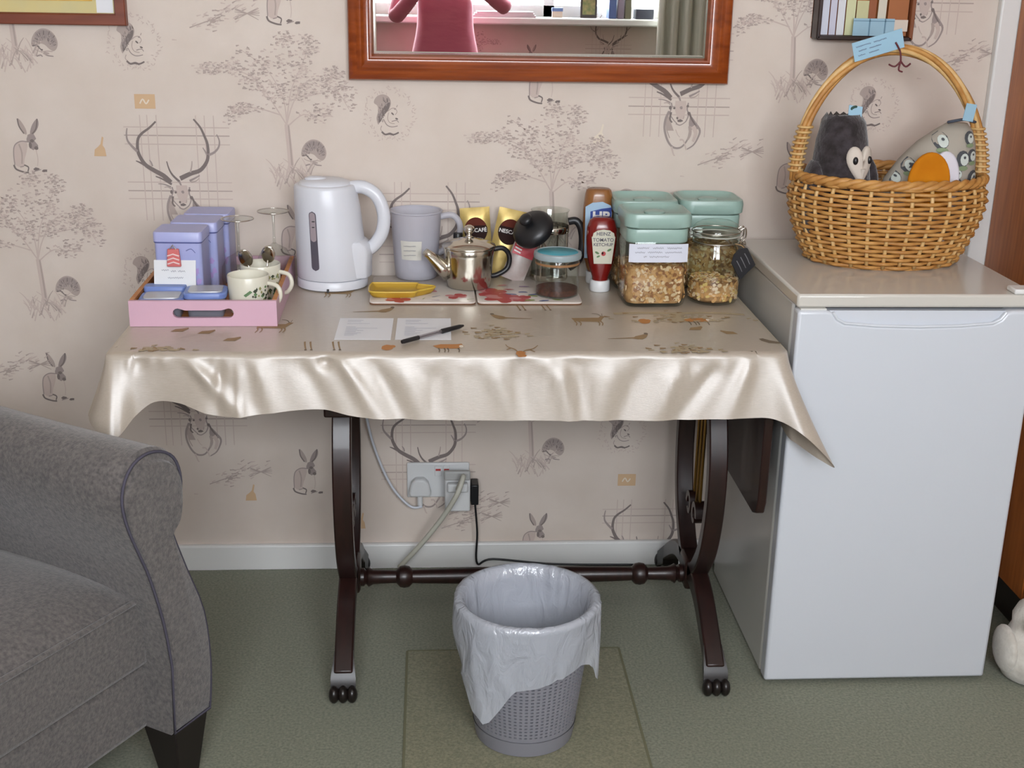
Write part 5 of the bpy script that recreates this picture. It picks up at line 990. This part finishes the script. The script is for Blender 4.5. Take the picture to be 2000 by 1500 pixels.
for ph in range(3):
    pts = []
    for j in range(160): a = 2*PI*j/160; rx, ry = brad(0.17); t = a*14+ph*2*PI/3; pts.append(((rx+0.002+0.005*math.cos(t))*math.cos(a), (ry+0.002+0.005*math.cos(t))*math.sin(a), 0.176+0.005*math.sin(t)))
    MB().tube(pts, 0.0062, 6, closed=True).build('rim_rod', M_wick, bk, smooth=180)
b = MB(); b.lathe([(0.150, 0.0), (0.150, 0.006), (0.02, 0.007)], 40, sy=0.74); b.build('base', M_wick, bk, smooth=40)
hpath = [(0.196*math.cos(a)-0.012*math.sin(a), 0.004*math.sin(a), 0.165+0.262*math.sin(a)) for a in [PI*i/40 for i in range(41)]]
for ph in range(5):
    pts = [];
    for i, p in enumerate(hpath): a = PI*i/40; t = ph*2*PI/5+i*0.16; rr_ = 0.0068*math.cos(t); pts.append((p[0]+rr_*math.cos(a), p[1]+0.0068*math.sin(t), p[2]+rr_*math.sin(a)))
    MB().tube(pts, 0.0052, 7).build('handle_rod', M_wick2 if ph % 2 else M_wick, bk, smooth=180)
for s_ in (-1, 1):
    for k in range(9):
        i = 1+k*0.55; a = PI*i/40; p = (0.196*math.cos(a)-0.012*math.sin(a), 0.0, 0.165+0.262*math.sin(a)); x_ = p[0] if s_ > 0 else -0.196*math.cos(a)-0.012*math.sin(a)
        MB().tube([(x_+0.0145*math.cos(t), 0.0145*math.sin(t), p[2]) for t in [2*PI*j/16 for j in range(16)]], 0.0028, 6, closed=True).build('binding', M_wick2, bk, smooth=180)
# blue tag tied to the handle
M_tagb = mat('tag_blue', '#93b7cb', 0.7); M_rib = mat('maroon_ribbon', '#5a1c24', 0.6)
tg = thing('gift_tag', 'blue handwritten tag tied to the top of the basket handle', 'tag', (0.884, BY-0.022, 1.268), 0)
o_ = MB().box(-0.051, 0.051, -0.0005, 0.0005, -0.019, 0.019).build('tag_card', M_tagb, tg, smooth=0, rot=(0.12, -0.30, 0))
s = Strokes(0.001, 0.001)
for y_, q_ in ((-9, ((-44, 30), (-8, 26))), (0, ((-40, 16), (-18, 24))), (9, ((-42, 14), (-20, 20)))):
    for x_, w_ in q_: s.scribble(x_, y_, w_, 3.2, 0, 0.8)
place(s.mesh('handwriting', [M_pen]), 'handwriting', o_, (0, -0.0008, 0), (PI/2, 0, 0))
for l in ([(0.034, -0.002, 0.006), (0.046, 0.0, -0.012), (0.047, -0.006, -0.030)], [(0.047, -0.006, -0.030), (0.036, -0.006, -0.040), (0.024, -0.004, -0.036)], [(0.047, -0.006, -0.030), (0.058, -0.006, -0.040), (0.068, -0.004, -0.034)], [(0.047, -0.006, -0.030), (0.044, -0.008, -0.046), (0.052, -0.008, -0.050)]): MB().tube(smooth_path(l, 4), 0.0018, 6).build('ribbon', M_rib, tg, smooth=180)
# dark plush bird
M_fur = mat('dark_fur', '#2b2626', 0.95, spec=0.1, col2='#3f393c', nscale=60, bump=1.0, bscale=150, sheen=0.4); M_felt = mat('cream_felt', '#c9bfb4', 0.9, spec=0.1)
pb = thing('plush_bird', 'dark furry plush bird with cream heart-shaped face in the basket', 'plush toy', (BX-0.108, BY-0.020, BZ+0.050), 0.22)
rings = []
for z, rx, ry, dx in ((0, 0.058, 0.05, 0), (0.03, 0.068, 0.058, 0), (0.09, 0.066, 0.058, 0), (0.15, 0.060, 0.053, -0.002), (0.20, 0.053, 0.047, -0.004), (0.235, 0.045, 0.040, -0.005), (0.250, 0.034, 0.030, -0.006)):
    rings.append([(dx+rx*math.cos(2*PI*j/28)*(1+0.03*math.sin(j*5+z*90)), ry*math.sin(2*PI*j/28)*(1+0.03*math.cos(j*7+z*70)), z+(0.004*math.sin(j*3) if z > 0.2 else 0)) for j in range(28)])
MB().loft(rings).build('body', M_fur, pb, smooth=180)
for s_ in (-1, 1): MB().ball((0.062*s_, 0.0, 0.085), (0.020, 0.038, 0.078)).build('wing', M_fur, pb, smooth=180)
def bird_front(x, z, out):     # a point on the front of the bird's body, pushed out
    k = 0.062-0.10*max(0, z-0.12); q = max(-0.95, min(0.95, x/k)); return (x, -0.87*k*math.sqrt(1-q*q)-out, z)
hs = []
for k in range(44):
    t = 2*PI*k/44; hs.append((0.0315*math.sin(t)**3, (13*math.cos(t)-5*math.cos(2*t)-2*math.cos(3*t)-math.cos(4*t))*0.0029))
hx_ = 0.012
b = MB(); b.loft([[bird_front(hx_+x, 0.158+z, 0.0) for x, z in hs], [bird_front(hx_+x, 0.158+z, 0.006) for x, z in hs], [bird_front(hx_+x*0.8, 0.158+z*0.85, 0.010) for x, z in hs], [bird_front(hx_+x*0.3, 0.158+z*0.4, 0.012) for x, z in hs]]); b.build('face_patch', M_felt, pb, smooth=70)
for s_ in (-1, 1): q_ = bird_front(hx_+0.0175*s_, 0.166, 0.011); MB().ball(q_, (0.0055, 0.005, 0.008)).build('eye', M_black, pb, smooth=180)
MB().lathe([(0.006, 0.0), (0.001, -0.02)], 10).build('beak', M_felt, pb, loc=bird_front(hx_, 0.150, 0.012))
MB().tube(smooth_path([(0.010, 0.0, 0.248), (0.004, -0.01, 0.262), (0.014, -0.01, 0.266), (0.022, -0.004, 0.258)], 4), 0.0028, 6).build('ribbon', mat('green_ribbon', '#27463c', 0.6), pb, smooth=180)
t2 = tag(MB().box(-0.0, 0.028, -0.0006, 0.0006, -0.010, 0.010).build('gift_tag', M_tagb, None, smooth=0, loc=(BX-0.108, BY-0.030, BZ+0.310), rot=(-0.3, 0.12, 0)), 'small blue tag tied to the head of the dark plush bird', 'tag')
# grey plush in puffin-print fabric
M_fab = mat('grey_cotton', '#a49d92', 0.85, spec=0.15); FINK = [mat('puffin_black', '#4b4e52', 0.8), mat('puffin_white', '#c4ccc6', 0.8), mat('puffin_green', '#7f8f6e', 0.8)]
pf = thing('plush_puffin', 'grey puffin-print fabric bird with orange and white felt in the basket', 'plush toy', (BX+0.083, BY-0.010, BZ+0.055), 0.0)
rings = []
for z, x0_, x1_, d_ in ((0, -0.10, 0.085, 0.05), (0.06, -0.108, 0.09, 0.062), (0.115, -0.095, 0.092, 0.06), (0.155, -0.068, 0.090, 0.052), (0.19, -0.035, 0.085, 0.042), (0.215, 0.0, 0.076, 0.030), (0.230, 0.022, 0.064, 0.014)):
    c_, h_ = (x0_+x1_)/2, (x1_-x0_)/2; rings.append([(c_+h_*math.cos(t), d_*math.sin(t)*(1 if abs(math.sin(t)) < 0.99 else 0.98), z) for t in [2*PI*j/32 for j in range(32)]])
pbody = MB().loft(rings).build('body', M_fab, pf, smooth=180)
def on_body(x, z):
    for (za, x0a, x1a, da), (zb, x0b, x1b, db) in zip(*[iter([])]*2): pass
    T_ = ((0, -0.10, 0.085, 0.05), (0.06, -0.108, 0.09, 0.062), (0.115, -0.095, 0.092, 0.06), (0.155, -0.068, 0.090, 0.052), (0.19, -0.035, 0.085, 0.042), (0.215, 0.0, 0.076, 0.030), (0.230, 0.022, 0.064, 0.014))
    for A_, B_ in zip(T_, T_[1:]):
        if A_[0] <= z <= B_[0]:
            t = (z-A_[0])/(B_[0]-A_[0]); x0_, x1_, d_ = (A_[i]+(B_[i]-A_[i])*t for i in (1, 2, 3)); c_, h_ = (x0_+x1_)/2, (x1_-x0_)/2; q_ = max(-0.97, min(0.97, (x-c_)/h_)); return (c_+h_*q_, -d_*math.sqrt(1-q_*q_)-0.0012, z)
    return (x, 0, z)
rnd = random.Random(9)
for x, z, sc__ in ((0.0, 0.200, 1.0), (0.045, 0.165, 1.0), (-0.060, 0.150, 0.9), (0.075, 0.125, 1.0), (0.060, 0.205, 0.8), (-0.085, 0.125, 0.8), (0.035, 0.135, 0.7), (0.068, 0.170, 0.8)):
    b = MB()
    def patch(ox_, oz_, rx_, rz_, m_):
        P_ = [on_body(x+sc__*(ox_+rx_*math.cos(t)), z+sc__*(oz_+rz_*math.sin(t))) for t in [2*PI*j/12 for j in range(12)]]; b.add([(p[0], p[1]-0.0006*(m_+1), p[2]) for p in P_], [tuple(range(12))], m_)
    patch(0, -0.002, 0.015, 0.017, 0); patch(0.004, -0.003, 0.010, 0.012, 1); patch(0.001, -0.02, 0.012, 0.005, 2 if rnd.random() < .6 else 0)
    b.add([on_body(x+sc__*(0.004+0.003*math.cos(t)), z+sc__*(0.001+0.003*math.sin(t))) for t in [2*PI*j/8 for j in range(8)]], [tuple(range(8))], 0)
    b.v[-8:] = [(p[0], p[1]-0.0024, p[2]) for p in b.v[-8:]]
    o_ = b.build('puffin_print', FINK, pbody, smooth=0); o_['kind'] = 'stuff'
def felt(name, x, w_, h_, y_, m_):
    b = MB(); P_ = [(x-w_/2, 0.07)]+[(x-w_/2*math.cos(PI*k/14), 0.07+h_*0.45+h_*0.55*math.sin(PI*k/14)) for k in range(15)]+[(x+w_/2, 0.07)]
    b.prism(list(reversed(P_)), 'y', y_, y_+0.012); return b.build(name, m_, pf, smooth=40, bevel=0.004)
felt('white_felt', 0.0, 0.064, 0.112, -0.076, mat('white_felt', '#cfccd4', 0.9, spec=0.1)); felt('orange_felt', -0.036, 0.086, 0.112, -0.092, mat('orange_felt', '#c9801c', 0.9, spec=0.1, col2='#b86f14', nscale=12))
tag(MB().box(-0.012, 0.012, -0.0006, 0.0006, -0.018, 0.016).build('gift_tag', M_tagb, None, smooth=0, loc=(BX+0.128, BY-0.06, BZ+0.312), rot=(0, 0.15, 0.2)), 'small blue tag tied to the puffin-print plush', 'tag')
MB().tube(smooth_path([(0.02, -0.01, 0.232), (0.045, -0.03, 0.240), (0.07, -0.02, 0.234)], 4), 0.006, 8, flat=0.5).build('ribbon', mat('navy_ribbon', '#49505e', 0.6), pf, smooth=180)

# ------------------------------------------------------------------ behind the camera, seen in the mirror
def curtain(x0_, x1_, lb):
    n_ = 64; rings = []
    for z in (0.25, 0.8, 1.4, 2.22):
        rings.append([(x0_+(x1_-x0_)*i/n_, YB+0.16+0.026*math.sin(i*0.62)+0.008*math.sin(i*1.7+z), z) for i in range(n_+1)])
    o = MB().loft(rings, closed=False).build('curtain', mat('sage_curtain', '#cfcdc2', 0.9, col2='#bdbdb0', nscale=6, stretch=(8, 8, 0.5)), smooth=180)
    sd = o.modifiers.new('thick', 'SOLIDIFY'); sd.thickness = 0.003; tag(o, lb, 'curtain', 'window curtains')
curtain(1.07, 1.46, 'pale sage curtain reflected at the edge of the mirror'); curtain(-1.06, -0.67, 'pale sage curtain at the far end of the window opposite')
YS = YB+0.045; ZS = WIN[2]+0.0005
pp = thing('paper_pile', 'pile of white papers on the window sill reflected in the mirror', 'papers', (0.35, YS, ZS))
for k in range(3): MB().box(-0.15+0.01*k, 0.15-0.006*k, -0.05, 0.05, 0.008*k, 0.008*k+0.0078).build('paper_sheet', M_card, pp, smooth=0)
mb_ = thing('small_box', 'small blue and white box on the window sill reflected in the mirror', 'box', (0.605, YS, ZS))
MB().box(-0.024, 0.024, -0.015, 0.015, 0, 0.028).build('carton', mat('box_cream', '#c9b9a8', 0.6), mb_, smooth=0); MB().box(-0.026, 0.026, -0.016, 0.016, 0.028, 0.044).build('box_lid', mat('box_blue', '#6f86b5', 0.6), mb_, smooth=0)
pc = thing('photo_frame', 'dark framed picture on the window sill reflected in the mirror', 'picture frame', (0.755, YS, ZS))
MB().box(-0.040, 0.040, -0.008, 0.008, 0, 0.12).build('frame', mat('frame_dark', '#4f4a48', 0.5), pc, bevel=0.002); MB().box(-0.030, 0.030, 0.008, 0.009, 0.015, 0.105).build('photo', mat('photo_print', '#7d8a5e', 0.5, col2='#b9a878', nscale=40), pc, smooth=0)
for x_, w_, h_, c_, lb in ((0.865, 0.035, 0.14, '#5f74a8', 'blue book on the window sill reflected in the mirror'), (0.905, 0.03, 0.13, '#8d8394', 'mauve book on the window sill reflected in the mirror'), (0.94, 0.03, 0.15, '#7a7a68', 'olive book on the window sill reflected in the mirror'), (1.02, 0.085, 0.045, '#4a4d5c', 'dark slate box on the window sill reflected in the mirror')):
    t_ = thing('sill_book' if w_ < 0.05 else 'slate_box', lb, 'book' if w_ < 0.05 else 'box', (x_, YS, ZS))
    MB().box(-w_/2, w_/2, -0.045, 0.045, 0, h_).build('cover', mat('sill_'+c_[1:], c_, 0.5), t_, bevel=0.002); MB().box(-w_/2+0.003, w_/2-0.003, -0.046, 0.044, 0.003, h_+0.0005).build('page_block', M_card, t_, smooth=0)

# the photographer
def person():
    px, py = 0.068, -3.13
    J = {}; E_ = []; R_ = {}
    def jt(n, x, y, z, rx, ry=None, par=None):
        J[n] = (px+x, py+y, z); R_[n] = (rx, ry or rx)
        if par: E_.append((par, n))
    jt('pelvis', 0, 0, 0.93, 0.162, 0.11); jt('hip', 0, 0, 1.01, 0.170, 0.11, 'pelvis'); jt('waist', 0, 0.01, 1.10, 0.140, 0.098, 'hip'); jt('rib', 0, 0.01, 1.19, 0.135, 0.10, 'waist'); jt('chest', 0, 0.01, 1.29, 0.140, 0.105, 'rib'); jt('collar', 0, 0, 1.365, 0.085, 0.07, 'chest')
    jt('neck', 0, 0.005, 1.42, 0.048, 0.048, 'collar'); jt('jaw', 0, 0.02, 1.475, 0.062, 0.075, 'neck'); jt('brow', 0, 0.015, 1.545, 0.072, 0.088, 'jaw'); jt('crown', 0, 0.0, 1.605, 0.05, 0.06, 'brow'); jt('nose', 0, 0.105, 1.505, 0.012, 0.012, 'jaw')
    for s_, ex, ez in ((-1, -0.225, 1.165), (1, 0.270, 1.215)):
        k = 'l' if s_ < 0 else 'r'
        jt('sh'+k, s_*0.155, 0.0, 1.335, 0.056, 0.056, 'collar'); jt('ua'+k, (s_*0.165+ex)/2, 0.05, (1.33+ez)/2, 0.044, 0.044, 'sh'+k); jt('el'+k, ex, 0.11, ez, 0.038, 0.038, 'ua'+k)
        jt('fa'+k, (ex*0.45+s_*0.03), 0.20, (ez+1.385)/2, 0.032, 0.032, 'el'+k); jt('wr'+k, s_*0.075-0.06, 0.262, 1.372, 0.022, 0.026, 'fa'+k); jt('pa'+k, s_*0.064-0.066, 0.290, 1.398, 0.026, 0.018, 'wr'+k)
        for q_, (dx, dz, ln_) in enumerate(((0.000, 0.032, 0.9), (0.0, 0.014, 1.0), (0.0, -0.004, 0.95), (0.0, -0.020, 0.75))):
            a_ = s_*0.058-0.068; jt('f%d1%s' % (q_, k), a_+s_*0.004, 0.312, 1.402+dz*0.8, 0.0085, 0.0085, 'pa'+k); jt('f%d2%s' % (q_, k), a_-s_*0.012*ln_, 0.326, 1.404+dz, 0.008, 0.008, 'f%d1%s' % (q_, k)); jt('f%d3%s' % (q_, k), a_-s_*0.030*ln_, 0.326, 1.404+dz, 0.007, 0.007, 'f%d2%s' % (q_, k))
        jt('t1'+k, s_*0.045-0.068, 0.285, 1.385, 0.010, 0.010, 'pa'+k); jt('t2'+k, s_*0.022-0.068, 0.292, 1.378, 0.008, 0.008, 't1'+k)
        jt('th'+k, s_*0.085, 0.0, 0.82, 0.082, 0.082, 'pelvis'); jt('kn'+k, s_*0.095, 0.01, 0.47, 0.056, 0.056, 'th'+k); jt('ca'+k, s_*0.10, -0.015, 0.33, 0.054, 0.054, 'kn'+k); jt('an'+k, s_*0.10, -0.02, 0.09, 0.036, 0.036, 'ca'+k); jt('he'+k, s_*0.10, -0.01, 0.045, 0.038, 0.04, 'an'+k); jt('to'+k, s_*0.11, 0.13, 0.03, 0.036, 0.028, 'he'+k)
    names = list(J); idx = {n: i for i, n in enumerate(names)}
    me = bpy.data.meshes.new('person'); me.from_pydata([J[n] for n in names], [(idx[a], idx[c]) for a, c in E_], []); o = bpy.data.objects.new('person', me); COL.objects.link(o)
    sk = o.modifiers.new('skin', 'SKIN'); sk.use_smooth_shade = True
    if not me.skin_vertices: me.attributes.new
    for n in names:
        v = me.skin_vertices[0].data[idx[n]]; v.radius = R_[n]; v.use_root = (n == 'pelvis')
    ss = o.modifiers.new('sub', 'SUBSURF'); ss.levels = 2; ss.render_levels = 2
    dg = bpy.context.evaluated_depsgraph_get(); m2 = bpy.data.meshes.new_from_object(o.evaluated_get(dg)); o.modifiers.clear(); o.data = m2; m2.name = 'person'
    mts = [mat('skin_tone', '#b98a78', 0.6), mat('pink_jersey', '#cf6c80', 0.8, spec=0.2, col2='#c8637a', nscale=8, bump=1.0, bscale=16, stretch=(1, 1, 3), sheen=0.4), mat('blue_jeans', '#3c4763', 0.85), mat('dark_shoe', '#262222', 0.6)]
    m2.materials.clear()
    for q_ in mts: m2.materials.append(q_)
    for f_ in m2.polygons:
        c_ = f_.center; i_ = 1
        if c_.z > 1.405 and c_.y < py+0.16: i_ = 0
        elif c_.y > py+0.235: i_ = 0
        elif c_.z < 0.09: i_ = 3
        elif c_.z < 0.95: i_ = 2
        f_.material_index = i_; f_.use_smooth = True
    tag(o, 'person in a pink top holding up a camera, reflected in the mirror', 'person')
    hx, hy = px, py
    MB().lathe([(0.075, 1.44), (0.092, 1.47), (0.097, 1.54), (0.092, 1.60), (0.065, 1.645), (0.02, 1.66)], 24, cx=hx, cy=hy-0.03, sy=1.0).build('hair', mat('brown_hair', '#4a372c', 0.6, bump=0.5, bscale=90, stretch=(6, 6, 1)), o, smooth=180)
    for s_ in (-1, 1):
        MB().ball((hx+0.030*s_, hy+0.094, 1.528), 0.011).build('eye', mat('eye_white', '#d8d8d8', 0.3), o, smooth=180)
        MB().ball((hx+0.078*s_, hy+0.01, 1.51), (0.010, 0.020, 0.030)).build('ear', mts[0], o, smooth=180)
    MB().tube([(hx-0.022, hy+0.088, 1.470), (hx, hy+0.096, 1.468), (hx+0.022, hy+0.088, 1.470)], 0.005, 6).build('mouth', mat('lip', '#9a5a55', 0.5), o, smooth=180)
    return o
person()
dc = thing('digital_camera', 'small silver digital camera held in front of the person', 'camera', (0.0, -2.826, 1.406))
MB().box(-0.046, 0.046, -0.012, 0.012, -0.028, 0.028).build('camera_body', M_steel, dc, bevel=0.005)
MB().tube([(0, 0.012, 0), (0, 0.020, 0)], [0.021, 0.019], 24).build('lens_ring', M_black, dc)
